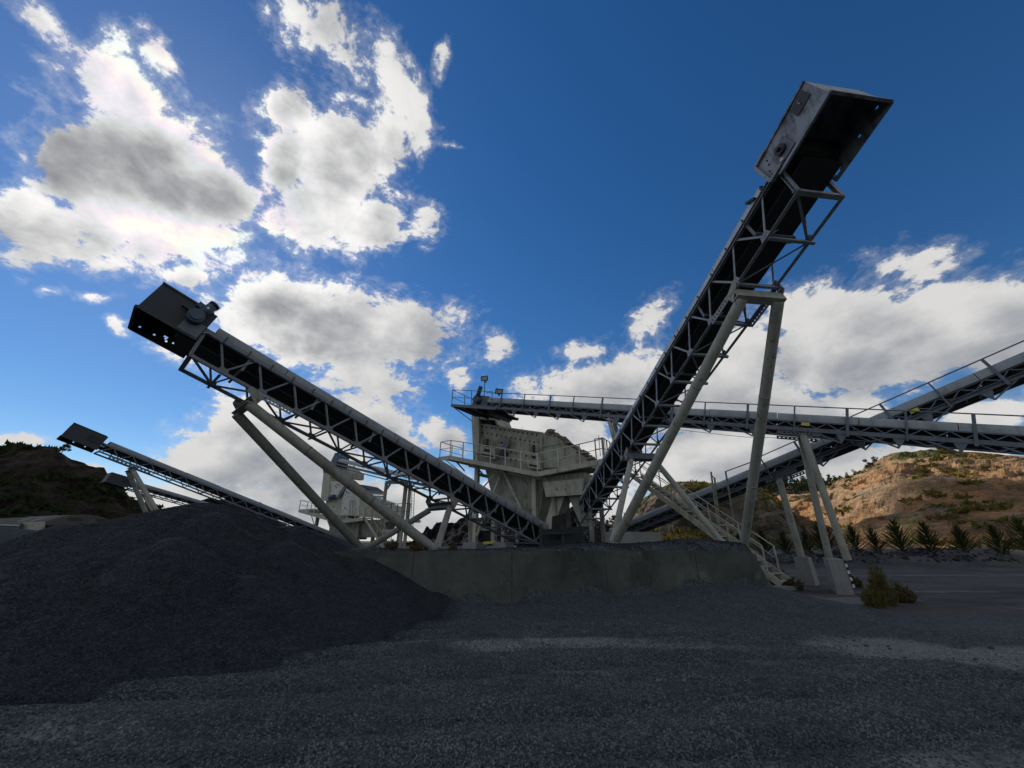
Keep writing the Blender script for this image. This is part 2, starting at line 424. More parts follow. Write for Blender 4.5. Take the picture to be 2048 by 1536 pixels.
def cloud_cover(dirs):
    """how far inside a cloud each direction lies (-1 clear .. 1 thick core)"""
    d = dirs / np.linalg.norm(dirs, axis=1)[:, None]
    zc = d[:, 1] * CP + d[:, 2] * SP
    yc = -d[:, 1] * SP + d[:, 2] * CP
    zs = np.maximum(zc, 0.12)
    px = 1024 + FPX * d[:, 0] / zs; py = 768 - FPX * yc / zs
    c = np.full(len(d), -1.0)
    for cx, cy, rx, ry, rot, th in CLOUDS:
        a = math.radians(rot); dx, dy = px - cx, py - cy
        u = (dx * math.cos(a) + dy * math.sin(a)) / rx; v = (-dx * math.sin(a) + dy * math.cos(a)) / ry
        r = np.sqrt(u * u + v * v)
        k = np.where(r < 1, np.minimum(1, (1 - r) * 1.5 + .06) * th, np.maximum(-1, (1 - r) * 0.75 + .06))
        c = np.maximum(c, k)
    c = np.where(zc > 0.15, c, -1.0)
    outside = (zc < 0.3) | (px < -250) | (px > 2300) | (py < -300) | (py > 1500)
    return np.where(outside, np.maximum(c, FREE(d)), c)
_rb = np.random.default_rng(21)
FREE_BLOBS = []
for _ in range(70):
    az, el = _rb.uniform(0, 2 * math.pi), math.asin(_rb.uniform(0.05, 1))
    FREE_BLOBS.append((np.array([math.cos(el) * math.sin(az), math.cos(el) * math.cos(az), math.sin(el)]), _rb.uniform(.08, .26), _rb.uniform(.5, 1)))
def FREE(d):
    c = np.full(len(d), -1.0)
    for ctr, rad, th in FREE_BLOBS:
        r = np.arccos(np.clip(d @ ctr, -1, 1)) / rad
        c = np.maximum(c, np.where(r < 1, np.minimum(1, (1 - r) * 1.7) * th, np.maximum(-1, (1 - r) * 0.9)))
    return c

def sky_material():
    t = NT('cloud_layer')
    tc = t.n('ShaderNodeTexCoord')
    d = t.vmath('NORMALIZE', tc.outputs['Object'])
    # the dome is squashed, so undo that to get the bearing
    d = t.vmath('NORMALIZE', t.vmath('MULTIPLY', tc.outputs['Object'], (1, 1, 1)))
    stre = t.vmath('MULTIPLY', d, (1.0, 1.0, 1.45))
    warp = t.n('ShaderNodeTexNoise'); warp.inputs['Scale'].default_value = 3.0; warp.inputs['Detail'].default_value = 3
    t.l(stre, warp.inputs['Vector'])
    wv = t.vmath('SCALE', t.vmath('SUBTRACT', warp.outputs['Color'], (0.5, 0.5, 0.5)), scale=0.13)
    v1 = t.vmath('ADD', stre, wv)
    sun_v = tuple(SUN)
    v2 = t.vmath('ADD', v1, t.vmath('SCALE', t.vmath('SUBTRACT', sun_v, d), scale=0.07))
    def field(v, cover, det):
        a = t.math('MULTIPLY', t.math('SUBTRACT', t.noise(v, 7.0, det, 0.58), 0.5), 2.3)
        b = t.math('MULTIPLY', t.math('SUBTRACT', t.noise(v, 30.0, det, 0.66), 0.5), 2.2)
        c = 0.03
        return t.math('ADD', t.math('ADD', t.math('MULTIPLY', t.attr(cover), 1.3), c), t.math('ADD', a, b))
    raw = field(v1, 'cover', 8)
    # thickness along the way to the sun
    raw2 = t.math('ADD', t.math('MULTIPLY', t.attr('cover_sun'), 0.9), t.math('MULTIPLY', t.math('SUBTRACT', t.noise(v2, 6.0, 6, 0.58), 0.5), 2.6))
    body = t.ramp(raw, 0.0, 0.46)
    veil = t.ramp(raw, -0.40, 0.40, 0, 0.26)
    alpha = t.math('MAXIMUM', body, veil)
    shade = t.ramp(raw2, -0.05, 1.25)
    shade = t.math('ADD', t.math('MULTIPLY', shade, 0.92), t.math('MULTIPLY', t.math('SUBTRACT', t.noise(v2, 20, 6, 0.62), 0.5), 0.62), clamp=True)
    near = t.ramp(t.vmath('DOT_PRODUCT', d, sun_v), 0.84, 1.0)      # forward scattering round the sun
    bright = t.math('ADD', 0.70, t.math('MULTIPLY', near, 0.30))
    whitec = t.n('ShaderNodeVectorMath', operation='SCALE'); whitec.inputs[0].default_value = (1.0, 0.99, 0.975); t.l(bright, whitec.inputs['Scale'])
    greyc = t.mix(near, (0.30, 0.32, 0.355), (0.27, 0.28, 0.30))
    c = t.mix(shade, whitec.outputs[0], greyc)
    # faint iridescence of thin droplets close to the sun
    tight = t.math('MULTIPLY', t.ramp(t.vmath('DOT_PRODUCT', d, sun_v), 0.972, 0.994), t.ramp(raw2, 0.8, 0.2))
    cc = t.n('ShaderNodeCombineXYZ')
    for ax, ph in enumerate((0.0, 2.1, 4.2)):
        t.l(t.math('MULTIPLY', t.math('MULTIPLY', t.math('SINE', t.math('ADD', t.math('MULTIPLY', raw2, 9.0), ph)), 0.05), tight), cc.inputs[ax])
    c = t.vmath('ADD', c, cc.outputs[0])
    em = t.n('ShaderNodeEmission'); t.l(c, em.inputs[0]); em.inputs[1].default_value = 1.0
    tr = t.n('ShaderNodeBsdfTransparent')
    mx = t.n('ShaderNodeMixShader'); o = t.n('ShaderNodeOutputMaterial')
    t.l(alpha, mx.inputs[0]); t.l(tr.outputs[0], mx.inputs[1]); t.l(em.outputs[0], mx.inputs[2]); t.l(mx.outputs[0], o.inputs[0])
    t.m.cycles.emission_sampling = 'NONE'
    return t.m
def build_sky():
    RH, RV = 900.0, 300.0
    na, ne = 480, 126
    az = np.linspace(0, 2 * np.pi, na, endpoint=False)
    el = np.radians(np.linspace(-2, 90, ne)); el[-1] = math.radians(89.9)
    A, E_ = np.meshgrid(az, el)
    d = np.stack([np.cos(E_) * np.sin(A), np.cos(E_) * np.cos(A), np.sin(E_)], -1).reshape(-1, 3)
    rad = 1 / np.sqrt((d[:, 0] ** 2 + d[:, 1] ** 2) / RH ** 2 + d[:, 2] ** 2 / RV ** 2)
    V = d * rad[:, None]
    idx = np.arange(na * ne).reshape(ne, na)
    q = np.stack([idx[:-1], np.roll(idx[:-1], -1, 1), np.roll(idx[1:], -1, 1), idx[1:]], -1).reshape(-1, 4)
    me = bpy.data.meshes.new('sky')
    me.from_pydata(V.tolist(), [], q.tolist())
    s = np.array(SUN)
    tow = s[None] - d; 
    for nm, dd in (('cover', d), ('cover_sun', d + tow * 0.07)):
        at_ = me.attributes.new(nm, 'FLOAT', 'POINT')
        at_.data.foreach_set('value', cloud_cover(dd).astype(np.float32))
    me.materials.append(sky_material())
    me.polygons.foreach_set('use_smooth', [True] * len(me.polygons))
    o = bpy.data.objects.new('sky', me)
    put(o, Matrix.Translation(EYE))
    o['kind'] = 'structure'
build_sky()

# ------------------------------------------------------------------ terrain
def fbm(x, y, scale, octaves=5, seed=0.0, rough=0.5):
    out = np.zeros(x.shape); amp = 1.0; f = scale; tot = 0
    for o in range(octaves):
        out += amp * vnoise(x * f + 17.3 * o + seed, y * f - 9.1 * o + seed * 1.7, o + int(seed * 10))
        tot += amp; amp *= rough; f *= 2.03
    return out / tot
_perm = np.random.default_rng(3).random((256, 256))
def vnoise(x, y, k=0):
    xi, yi = np.floor(x).astype(int), np.floor(y).astype(int)
    fx, fy = x - xi, y - yi
    fx = fx * fx * (3 - 2 * fx); fy = fy * fy * (3 - 2 * fy)
    g = lambda a, b: _perm[(a + 37 * k) & 255, (b + 91 * k) & 255]
    return (g(xi, yi) * (1 - fx) + g(xi + 1, yi) * fx) * (1 - fy) + (g(xi, yi + 1) * (1 - fx) + g(xi + 1, yi + 1) * fx) * fy - 0.5
def sstep(a, b, x):
    t = np.clip((x - a) / (b - a), 0, 1); return t * t * (3 - 2 * t)
def smax(a, b, k):
    h = np.clip(0.5 + 0.5 * (a - b) / k, 0, 1); return b * (1 - h) + a * h + k * h * (1 - h)

WALL_A, WALL_B = Vector((-5.6, 11.35, 0)), Vector((7.25, 12.45, 0))
WDIR = (WALL_B - WALL_A).normalized()
def wall_y(x): return WALL_A.y + (x - WALL_A.x) * (WALL_B.y - WALL_A.y) / (WALL_B.x - WALL_A.x)
PAD = 1.34
def ground_z(x, y):
    x, y = np.asarray(x, float), np.asarray(y, float)
    z = fbm(x, y, 0.5, 4, 1.0) * 0.10 + fbm(x, y, 3.0, 3, 2.0) * 0.03
    # shallow wheel ruts sweeping across the yard
    for ph, am in ((-1.7, .06), (-1.0, .05), (0.0, .07), (0.8, .05), (1.6, .05), (2.2, .04)):
        yy = 6.3 + ph + 0.6 * np.sin(x * 0.33 + ph) + 0.06 * x
        z -= am * np.exp(-((y - yy) / 0.22) ** 2) - am * 0.6 * np.exp(-((y - yy - 0.4) / 0.2) ** 2)
    z *= 1 - 0.5 * sstep(14, 30, np.hypot(x, y))
    wy = WALL_A.y + (x - WALL_A.x) * (WALL_B.y - WALL_A.y) / (WALL_B.x - WALL_A.x)
    pad = sstep(0.04, 0.16, y - wy) * (1 - sstep(7.05, 7.7, x)) * (1 - sstep(60, 75, y))
    # bank of gravel against the wall
    f = wy - y
    hb = 0.26 + 0.16 * sstep(1.5, 5.5, x) + 0.10 * np.sin(x * 1.3) - 0.18 * np.exp(-((x - 0.1) / 0.8) ** 2)
    bank = hb * (1 - np.clip(f, 0, None) / (1.5 + 0.9 * sstep(2, 6, x))) * (1 - 0.9 * sstep(7.0, 9.3, x))
    bank = np.where((f > -0.3), np.maximum(bank, 0), 0) * sstep(-6, -3, x)
    side = np.clip(0.46 - 0.21 * np.hypot((x - 7.1) * 0.95, (y - 12.3) * 1.0), 0, None) * (f > -1.2)
    z = z * (1 - pad) + np.maximum(bank, side) * (1 - pad)
    # spilled gravel lying on the pad behind the wall
    top = 0.30 * np.exp(-((x - 5.6) / 2.0) ** 2 - ((y - 13.3) / 1.1) ** 2) + 0.14 * np.exp(-((x - 2.4) / 1.6) ** 2 - ((y - 13.0) / 0.8) ** 2)
    top += 0.07 * fbm(x, y, 1.1, 4, 5.0) + 0.005 + (0.07 + 0.22 * np.maximum(fbm(x, y, 0.8, 4, 7.0), -.25)) * np.exp(-((y - wy - .5) / .5) ** 2)
    z = z + pad * (PAD - 0.48 * sstep(14.5, 20.5, y) + top)
    # rubble berm along the far side of the haul road
    berm = sstep(10.5, 14.5, x) * np.exp(-((y - 28.5 - 0.10 * (x - 12)) / 3.0) ** 2) * (0.85 + 1.1 * fbm(x, y, 0.33, 5, 3.0))
    z = z + np.maximum(berm, 0)
    return z
def cone(X, Y, cx, cy, h, s, k=0.35):
    return h + k * 0.6 - s * np.sqrt((X - cx) ** 2 + (Y - cy) ** 2 + k * k / (s * s) * 0.4)
def main_pile(X, Y):
    wx = X + 0.7 * fbm(X, Y, 0.40, 4, 8.0); wy = Y + 0.7 * fbm(X, Y, 0.40, 4, 9.0)
    z = cone(wx, wy, -8.7, 11.3, 2.62, .41)
    z = smax(z, cone(wx, wy, -7.1, 13.2, 2.10, .42), .12)
    z = smax(z, cone(wx, wy, -11.6, 10.2, 1.55, .36), .12)
    for cx, cy, h, s in ((-7.4, 10.0, 2.28, .60), (-6.7, 8.5, 1.72, .62), (-9.7, 9.1, 1.98, .60), (-8.6, 7.7, 1.25, .60), (-11.4, 7.9, 1.30, .55),
                         (-5.5, 10.3, 1.68, .60), (-5.0, 8.4, 1.0, .60), (-6.2, 11.8, 2.05, .58), (-4.1, 11.6, 1.2, .52), (-3.4, 10.0, .5, .45)):
        z = smax(z, cone(wx, wy, cx, cy, h, s, .25), .025)
    return z + 0.12 * fbm(X, Y, 0.9, 5, 4.0) + 0.035 * fbm(X, Y, 5, 3, 4.5)
DUST = ((-1.75, 8.0, 0.75, 0.26, 0.75),
        (-0.3, 7.7, 0.88, 0.36, 0.75),
        (0.35, 8.3, 0.88, 0.26, 0.7),
        (1.2, 7.95, 1.62, 0.36, 0.75),
        (2.7, 7.7, 1.5, 0.41, 0.72),
        (-3.2, 7.4, 1.0, 0.18, 0.5),
        (6.2, 7.65, 1.38, 0.75, 0.85),
        (7.7, 7.0, 1.75, 0.63, 0.95),
        (8.3, 6.3, 1.12, 0.24, 0.8),
        (9.6, 12.7, 1.88, 0.83, 0.95),
        (10.6, 12.9, 1.5, 0.75, 0.9),
        (3.6, 4.0, 1.25, 0.38, 0.6),
        (1.6, 3.9, 1.12, 0.3, 0.5),
        (-4.2, 4.6, 1.0, 0.38, 0.5),
        (14, 21.6, 17.5, 0.3, 0.6),
        (14.0, 15.0, 3.75, 0.4, 0.5),
        (16.0, 11.5, 4.38, 0.6, 0.5))
def dust_field(x, y):
    d = np.zeros(x.shape)
    for cx, cy, rx, ry, a in DUST:
        d = np.maximum(d, a * np.exp(-(((x - cx) / rx) ** 2 + ((y - cy) / ry) ** 2) ** 1.5))
    return d
def make_ground():
    xs = np.concatenate([-np.geomspace(700, 17, 40), np.arange(-16.5, 18.5, 0.13), np.geomspace(19, 700, 60)])
    ys = np.concatenate([-np.geomspace(300, 1, 14), np.arange(-0.5, 15.5, 0.13), np.arange(15.8, 40, 0.45), np.geomspace(41, 700, 36)])
    X, Y = np.meshgrid(xs, ys)
    Z = ground_z(X, Y)
    V = np.stack([X, Y, Z], -1).reshape(-1, 3)
    ny, nx = X.shape
    idx = np.arange(nx * ny).reshape(ny, nx)
    q = np.stack([idx[:-1, :-1], idx[:-1, 1:], idx[1:, 1:], idx[1:, :-1]], -1).reshape(-1, 4)
    me = bpy.data.meshes.new('ground'); me.from_pydata(V.tolist(), [], q.tolist())
    me.materials.append(M['ground'])
    me.polygons.foreach_set('use_smooth', [True] * len(me.polygons))
    x, y = V[:, 0], V[:, 1]
    dust = dust_field(x, y)
    dirt = sstep(8.3, 10.5, x) * sstep(10.0, 12.0, y + 0.10 * (x - 9)) * 1.0
    dirt = np.maximum(dirt, 0.75 * sstep(1.5, 5.0, x - 1.5 * (y - 4.2)) * sstep(5.2, 4.4, y + 0 * x))
    dirt = np.where(V[:, 2] > .5, dirt * (x > 10), dirt)
    dirt = np.maximum(dirt, sstep(40, 60, np.hypot(x, y)))
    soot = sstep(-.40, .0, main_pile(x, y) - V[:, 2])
    for nm, v in (('dust', dust), ('dirt', dirt), ('soot', soot)):
        me.attributes.new(nm, 'FLOAT', 'POINT').data.foreach_set('value', v.astype(np.float32))
    o = bpy.data.objects.new('ground', me); put(o, Matrix.Identity(4)); o['kind'] = 'structure'
    return o
make_ground()

def pile_mesh(name, label, x0, x1, y0, y1, step, func, mat, group=None):
    xs, ys = np.arange(x0, x1, step), np.arange(y0, y1, step)
    X, Y = np.meshgrid(xs, ys)
    Z = func(X, Y)
    G = ground_z(X, Y)
    keep = Z > G - 0.10
    Z = np.maximum(Z, G - 0.10)
    idx = np.arange(X.size).reshape(X.shape)
    q = np.stack([idx[:-1, :-1], idx[:-1, 1:], idx[1:, 1:], idx[1:, :-1]], -1).reshape(-1, 4)
    kq = keep.reshape(-1)[q].any(1)
    q = q[kq]
    used = np.unique(q); remap = np.full(X.size, -1); remap[used] = np.arange(len(used))
    V = np.stack([X, Y, Z], -1).reshape(-1, 3)[used]
    o = mesh_obj(name, V.tolist(), remap[q].tolist(), mat, None, True)
    return tag(o, label, 'gravel pile', group)
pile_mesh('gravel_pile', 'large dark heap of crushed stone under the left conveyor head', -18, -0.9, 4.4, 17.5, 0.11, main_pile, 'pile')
def back_pile(X, Y):
    z = smax(cone(X, Y, -24, 18.5, 2.25, .30, 1.2), cone(X, Y, -19.5, 20.5, 1.95, .33, 1.2), .3)
    return z + 0.16 * fbm(X, Y, 0.5, 4, 6.0)
pile_mesh('gravel_pile', 'low dark gravel heap at far left in front of the curved shed', -36, -12, 9, 30, 0.35, back_pile, 'pile')

def ridge(P, seed):
    """ridged noise in 3d, -.5 .. .5"""
    out = 0; a = 1; f = 1
    for o in range(5):
        v = 1 - abs(mnoise.noise(Vector((P[0] * f + seed, P[1] * f, P[2] * f)))) * 2
        out += a * (v - 0.5); a *= 0.5; f *= 2.1
    return out / 2
def hill(name, crest, rf, rc, mat, cols, rows, amp, nscale, profile, seed=0, foot_z=-1.0, benches=(), back=0.35, green=None):
    """crest: list of (px, py) on the skyline; rf / rc: plan distance of foot and crest per px (callables)"""
    cx = np.array([c[0] for c in crest], float); cy = np.array([c[1] for c in crest], float)
    V, gr, bn = [], [], []
    nb = max(3, rows // 5)
    for i in range(cols + 1):
        px = cx[0] + (cx[-1] - cx[0]) * i / cols
        py = float(np.interp(px, cx, cy))
        r = ray(px, py); hd = Vector((r.x, r.y, 0)); k = hd.length; hd.normalize()
        d0, d1 = rf(px), rc(px)
        zc = EYE.z + r.z / k * d1
        for j in range(rows + nb + 1):
            v = j / rows
            if v <= 1:
                dd = d0 + (d1 - d0) * v; z = foot_z + (zc - foot_z) * profile(v)
            else:
                dd = d1 + (v - 1) * (d1 - d0) * back * 3; z = zc - (v - 1) * (zc - foot_z) * 1.2
            P = hd * dd; P.z = z
            fade = min(1, v * 4) * (0.35 if v > .96 else 1)
            nn = ridge((P.x * nscale, P.y * nscale, P.z * nscale * 1.3), seed)
            n2 = ridge((P.x * nscale * 4, P.y * nscale * 4, P.z * nscale * 5), seed + 9)
            P -= hd * (nn * amp * 1.6 * fade + n2 * amp * 0.45 * fade)
            P.z += (nn * 0.35 + n2 * 0.3) * amp * fade
            V.append(P)
            b = 0.0
            for bv, wd in benches: b = max(b, 1 - abs(v - bv) / wd)
            bn.append(max(0, b)); gr.append(green(px, v) if green else 0)
    R = rows + nb + 1
    F = [(i * R + j, (i + 1) * R + j, (i + 1) * R + j + 1, i * R + j + 1) for i in range(cols) for j in range(R - 1)]
    me = bpy.data.meshes.new(name); me.from_pydata(V, [], F)
    me.materials.append(M[mat])
    me.polygons.foreach_set('use_smooth', [False] * len(me.polygons))
    for nm, v in (('green', gr), ('bench', bn)):
        me.attributes.new(nm, 'FLOAT', 'POINT').data.foreach_set('value', np.array(v, np.float32))
    o = bpy.data.objects.new(name, me); put(o, Matrix.Identity(4)); o['kind'] = 'structure'
    return V, R
def lerp_pts(pts):
    xs = [p[0] for p in pts]; ys = [p[1] for p in pts]
    return lambda x: float(np.interp(x, xs, ys))
# quarry hill on the right, in the sun, with two benches
prof_q = lerp_pts([(0, 0), (.12, .06), (.19, .23), (.30, .245), (.42, .50), (.54, .52), (.66, .74), (.76, .77), (.9, .95), (1, 1)])
HILL_R = hill('hill', [(1440, 1045), (1490, 1022), (1530, 1004), (1565, 992), (1600, 990), (1650, 983), (1680, 962), (1715, 944), (1745, 932), (1780, 916), (1830, 906), (1862, 900), (1900, 903), (1960, 905), (2048, 914), (2160, 930), (2320, 960), (2500, 1000), (2700, 1040)],
     lerp_pts([(1440, 150), (1560, 130), (1700, 105), (2048, 92), (2700, 110)]), lerp_pts([(1440, 215), (1560, 215), (1750, 215), (2048, 235), (2700, 260)]), 'hill_right', 260, 80, 6.5, 0.021, prof_q, 3, -1, ((.25, .05), (.49, .05), (.71, .03)),
     green=lambda px, v: (0.22 if .1 < v < .3 else 0) + 0.35 * math.exp(-((v - .86) / .06) ** 2 - ((px - 1850) / 90) ** 2) * 3)
# scrub hill in the middle, partly shaded
HILL_M = hill('hill', [(1210, 1062), (1255, 1050), (1285, 1008), (1310, 988), (1345, 977), (1400, 970), (1440, 972), (1480, 976), (1520, 984), (1550, 1000), (1580, 1028), (1610, 1062), (1630, 1085)],
     lerp_pts([(1210, 80), (1730, 90)]), lerp_pts([(1210, 150), (1500, 165), (1730, 130)]), 'hill_mid', 120, 46, 7.0, 0.03, lerp_pts([(0, 0), (.2, .2), (.35, .55), (.6, .82), (1, 1)]), 11,
     green=lambda px, v: 0.5 * (v > .62) + 0.4 * (v < .2))
# dark brown hill on the left
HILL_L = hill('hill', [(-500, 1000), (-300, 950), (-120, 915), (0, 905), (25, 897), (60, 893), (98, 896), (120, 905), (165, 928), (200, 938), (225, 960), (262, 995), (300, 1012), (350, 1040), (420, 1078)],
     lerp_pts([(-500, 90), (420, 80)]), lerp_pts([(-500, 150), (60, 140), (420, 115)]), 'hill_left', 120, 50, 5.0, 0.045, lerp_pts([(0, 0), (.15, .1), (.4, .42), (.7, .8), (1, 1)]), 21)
# craggy rocks behind the plant
hill('crag', [(800, 1095), (835, 1080), (852, 1058), (862, 1064), (872, 1050), (890, 1042), (910, 1046), (935, 1034), (955, 1036), (985, 1030), (1015, 1034), (1060, 1022), (1105, 1026), (1150, 1020), (1190, 1040), (1250, 1066), (1300, 1085)],
     lerp_pts([(800, 62), (1300, 60)]), lerp_pts([(800, 78), (1300, 80)]), 'crag', 150, 40, 3.4, 0.10, lerp_pts([(0, 0), (.2, .3), (.5, .8), (1, 1)]), 31)
hill('crag', [(340, 1060), (375, 1020), (400, 1000), (420, 996), (440, 1000), (465, 997), (490, 1002), (520, 1012), (560, 1040), (600, 1070)],
     lerp_pts([(340, 80), (600, 80)]), lerp_pts([(340, 96), (600, 96)]), 'crag', 80, 30, 3.4, 0.09, lerp_pts([(0, 0), (.2, .3), (.5, .8), (1, 1)]), 37)
# wooded ridge far behind
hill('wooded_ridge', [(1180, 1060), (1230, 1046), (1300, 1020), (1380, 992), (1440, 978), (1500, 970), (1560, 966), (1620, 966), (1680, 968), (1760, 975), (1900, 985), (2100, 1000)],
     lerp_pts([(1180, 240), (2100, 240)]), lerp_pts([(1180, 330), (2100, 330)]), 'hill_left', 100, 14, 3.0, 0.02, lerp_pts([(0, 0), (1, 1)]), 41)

# ------------------------------------------------------------------ loose stones over the near gravel (instances)
def stones(name, label, fn, x0, x1, y0, y1, step, dens, mat, smin, smax_):
    xs, ys = np.arange(x0, x1, step), np.arange(y0, y1, step)
    X, Y = np.meshgrid(xs, ys); Z = fn(X, Y)
    idx = np.arange(X.size).reshape(X.shape)
    q = np.stack([idx[:-1, :-1], idx[:-1, 1:], idx[1:, 1:], idx[1:, :-1]], -1).reshape(-1, 4)
    ctr = np.stack([X, Y, Z], -1).reshape(-1, 3)[q].mean(1)
    dv = dens(X.reshape(-1), Y.reshape(-1), Z.reshape(-1))
    kq = (dv[q].min(1) > .2) & (np.abs(ctr[:, 0]) < 1.16 * ctr[:, 1] + 0.8)
    q = q[kq]; used = np.unique(q); remap = np.full(X.size, -1); remap[used] = np.arange(len(used))
    V = np.stack([X, Y, Z], -1).reshape(-1, 3)[used]
    me = bpy.data.meshes.new(name); me.from_pydata(V.tolist(), [], remap[q].tolist())
    me.attributes.new('dens', 'FLOAT', 'POINT').data.foreach_set('value', dv[used].astype(np.float32))
    me.materials.append(M[mat])
    o = bpy.data.objects.new(name, me); put(o, Matrix.Identity(4)); o['kind'] = 'stuff'
    o['label'] = label; o['category'] = 'gravel'
    g = bpy.data.node_groups.new(name + '_scatter', 'GeometryNodeTree')
    g.interface.new_socket('Geometry', in_out='INPUT', socket_type='NodeSocketGeometry')
    g.interface.new_socket('Geometry', in_out='OUTPUT', socket_type='NodeSocketGeometry')
    N, Lk = g.nodes, g.links
    gi, go = N.new('NodeGroupInput'), N.new('NodeGroupOutput')
    na = N.new('GeometryNodeInputNamedAttribute'); na.data_type = 'FLOAT'; na.inputs['Name'].default_value = 'dens'
    dp = N.new('GeometryNodeDistributePointsOnFaces'); dp.distribute_method = 'RANDOM'
    Lk.new(gi.outputs[0], dp.inputs['Mesh']); Lk.new(na.outputs[0], dp.inputs['Density'])
    ico = N.new('GeometryNodeMeshIcoSphere'); ico.inputs['Radius'].default_value = 0.5; ico.inputs['Subdivisions'].default_value = 2
    sp = N.new('GeometryNodeSetPosition'); nt = N.new('ShaderNodeTexNoise'); nt.inputs['Scale'].default_value = 2.2
    sub = N.new('ShaderNodeVectorMath'); sub.operation = 'SUBTRACT'; sub.inputs[1].default_value = (.5, .5, .5)
    sca = N.new('ShaderNodeVectorMath'); sca.operation = 'SCALE'; sca.inputs['Scale'].default_value = 1.0
    Lk.new(nt.outputs['Color'], sub.inputs[0]); Lk.new(sub.outputs[0], sca.inputs[0])
    Lk.new(ico.outputs[0], sp.inputs[0]); Lk.new(sca.outputs[0], sp.inputs['Offset'])
    sm = N.new('GeometryNodeSetMaterial'); sm.inputs['Material'].default_value = M[mat]
    Lk.new(sp.outputs[0], sm.inputs[0])
    io = N.new('GeometryNodeInstanceOnPoints')
    rr = N.new('FunctionNodeRandomValue'); rr.data_type = 'FLOAT_VECTOR'
    rr.inputs[0].default_value = (0, 0, 0); rr.inputs[1].default_value = (6.28, 6.28, 6.28)
    rs = N.new('FunctionNodeRandomValue'); rs.data_type = 'FLOAT_VECTOR'
    rs.inputs[0].default_value = (smin, smin, smin * 0.7); rs.inputs[1].default_value = (smax_, smax_, smax_ * 0.8)
    Lk.new(dp.outputs['Points'], io.inputs['Points']); Lk.new(sm.outputs[0], io.inputs['Instance'])
    Lk.new(rr.outputs[0], io.inputs['Rotation']); Lk.new(rs.outputs[0], io.inputs['Scale'])
    Lk.new(io.outputs[0], go.inputs[0])
    o.modifiers.new('scatter', 'NODES').node_group = g
    return o
def ground_density(x, y, z):
    r = np.hypot(x, y)
    d = 2700 * (1 - sstep(4.5, 11, r)) + 160
    patch = sstep(-0.30, 0.02, fbm(x, y, 0.9, 4, 12.0)) * 0.6 + 0.4
    dirt = 0.75 * sstep(1.5, 5.0, x - 1.5 * (y - 4.2)) * sstep(5.2, 4.4, y)
    d = d * patch * (1 - 0.75 * dirt) * (1 - 0.8 * sstep(.25, .6, dust_field(x, y) + .5 * fbm(x, y, 1.4, 4, 3.3)))
    d = np.where(main_pile(x, y) > ground_z(x, y) + 0.02, 0, d)
    return np.where((r < 12.5) & (y < wall_y(x) - 0.1), d, 0)
stones('loose_gravel', 'loose dark grey crushed stone scattered over the near yard', ground_z, -13, 13, 3.3, 12.2, 0.2, ground_density, 'stone', 0.012, 0.032)
def rock_density(x, y, z):
    return np.where(ground_density(x, y, z) > 0, 2.6 * sstep(-.05, .25, fbm(x, y, .6, 4, 15.0)) + .25, 0)
stones('scattered_rocks', 'scattered larger stones on the yard gravel', ground_z, -12, 12, 3.3, 11.5, 0.3, rock_density, 'stone', 0.04, 0.09)
PILE_PASS = True
def pile_density(x, y, z):
    z = main_pile(x, y)
    g = ground_z(x, y); t_ = z - g
    return np.where(y < 13.0, np.where(t_ > 0.01, 1100, np.where(t_ > -.3, 500 * (1 + t_ / .3), 0)), 0)
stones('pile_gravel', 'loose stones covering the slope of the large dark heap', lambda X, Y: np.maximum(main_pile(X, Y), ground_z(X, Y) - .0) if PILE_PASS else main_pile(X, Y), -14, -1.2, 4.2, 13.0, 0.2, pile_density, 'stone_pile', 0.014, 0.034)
def pad_density(x, y, z):
    return np.where((z > PAD - 0.1) & (y < wall_y(x) + 2.6) & (y > wall_y(x) + .05) & (x > -4) & (x < 7.6), 420, 0)
stones('spilled_gravel', 'loose dark stones lying along the top of the concrete wall', ground_z, -4.2, 8, 11.4, 15.5, 0.15, pad_density, 'stone_pile', 0.02, 0.055)

# ------------------------------------------------------------------ retaining wall
def make_wall():
    root = thing('retaining_wall', 'long stained concrete retaining wall across the middle of the yard', 'wall', WALL_A)
    back = Vector((-WDIR.y, WDIR.x, 0))
    cuts = [0.0, 2.9, 5.62, 8.3, 11.0, (WALL_B - WALL_A).length]
    for k in range(5):
        a, b = WALL_A + WDIR * (cuts[k] + .006), WALL_A + WDIR * (cuts[k + 1] - .006)
        off = back * (0.008 * (k % 2))
        a, b = a + off, b + off
        n = 14
        front = []
        rr = random.Random(k)
        h = [PAD + 0.02 + rr.uniform(-.02, .02) for _ in range(n + 1)]
        if k == 4: h[-1] -= .10; h[-2] -= .05
        vs = []
        for i in range(n + 1):
            q = a + (b - a) * (i / n)
            vs += [q + Vector((0, 0, -.3)), q + back * .02 + Vector((0, 0, h[i])), q + back * .36 + Vector((0, 0, h[i] - .01)), q + back * .40 + Vector((0, 0, -.3))]
        fs = []
        for i in range(n):
            o = i * 4
            for j in range(4): fs.append((o + j, o + (j + 1) % 4, o + 4 + (j + 1) % 4, o + 4 + j)[::-1])
        fs += [(0, 1, 2, 3), tuple(n * 4 + j for j in (3, 2, 1, 0))]
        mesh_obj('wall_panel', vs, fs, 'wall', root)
make_wall()

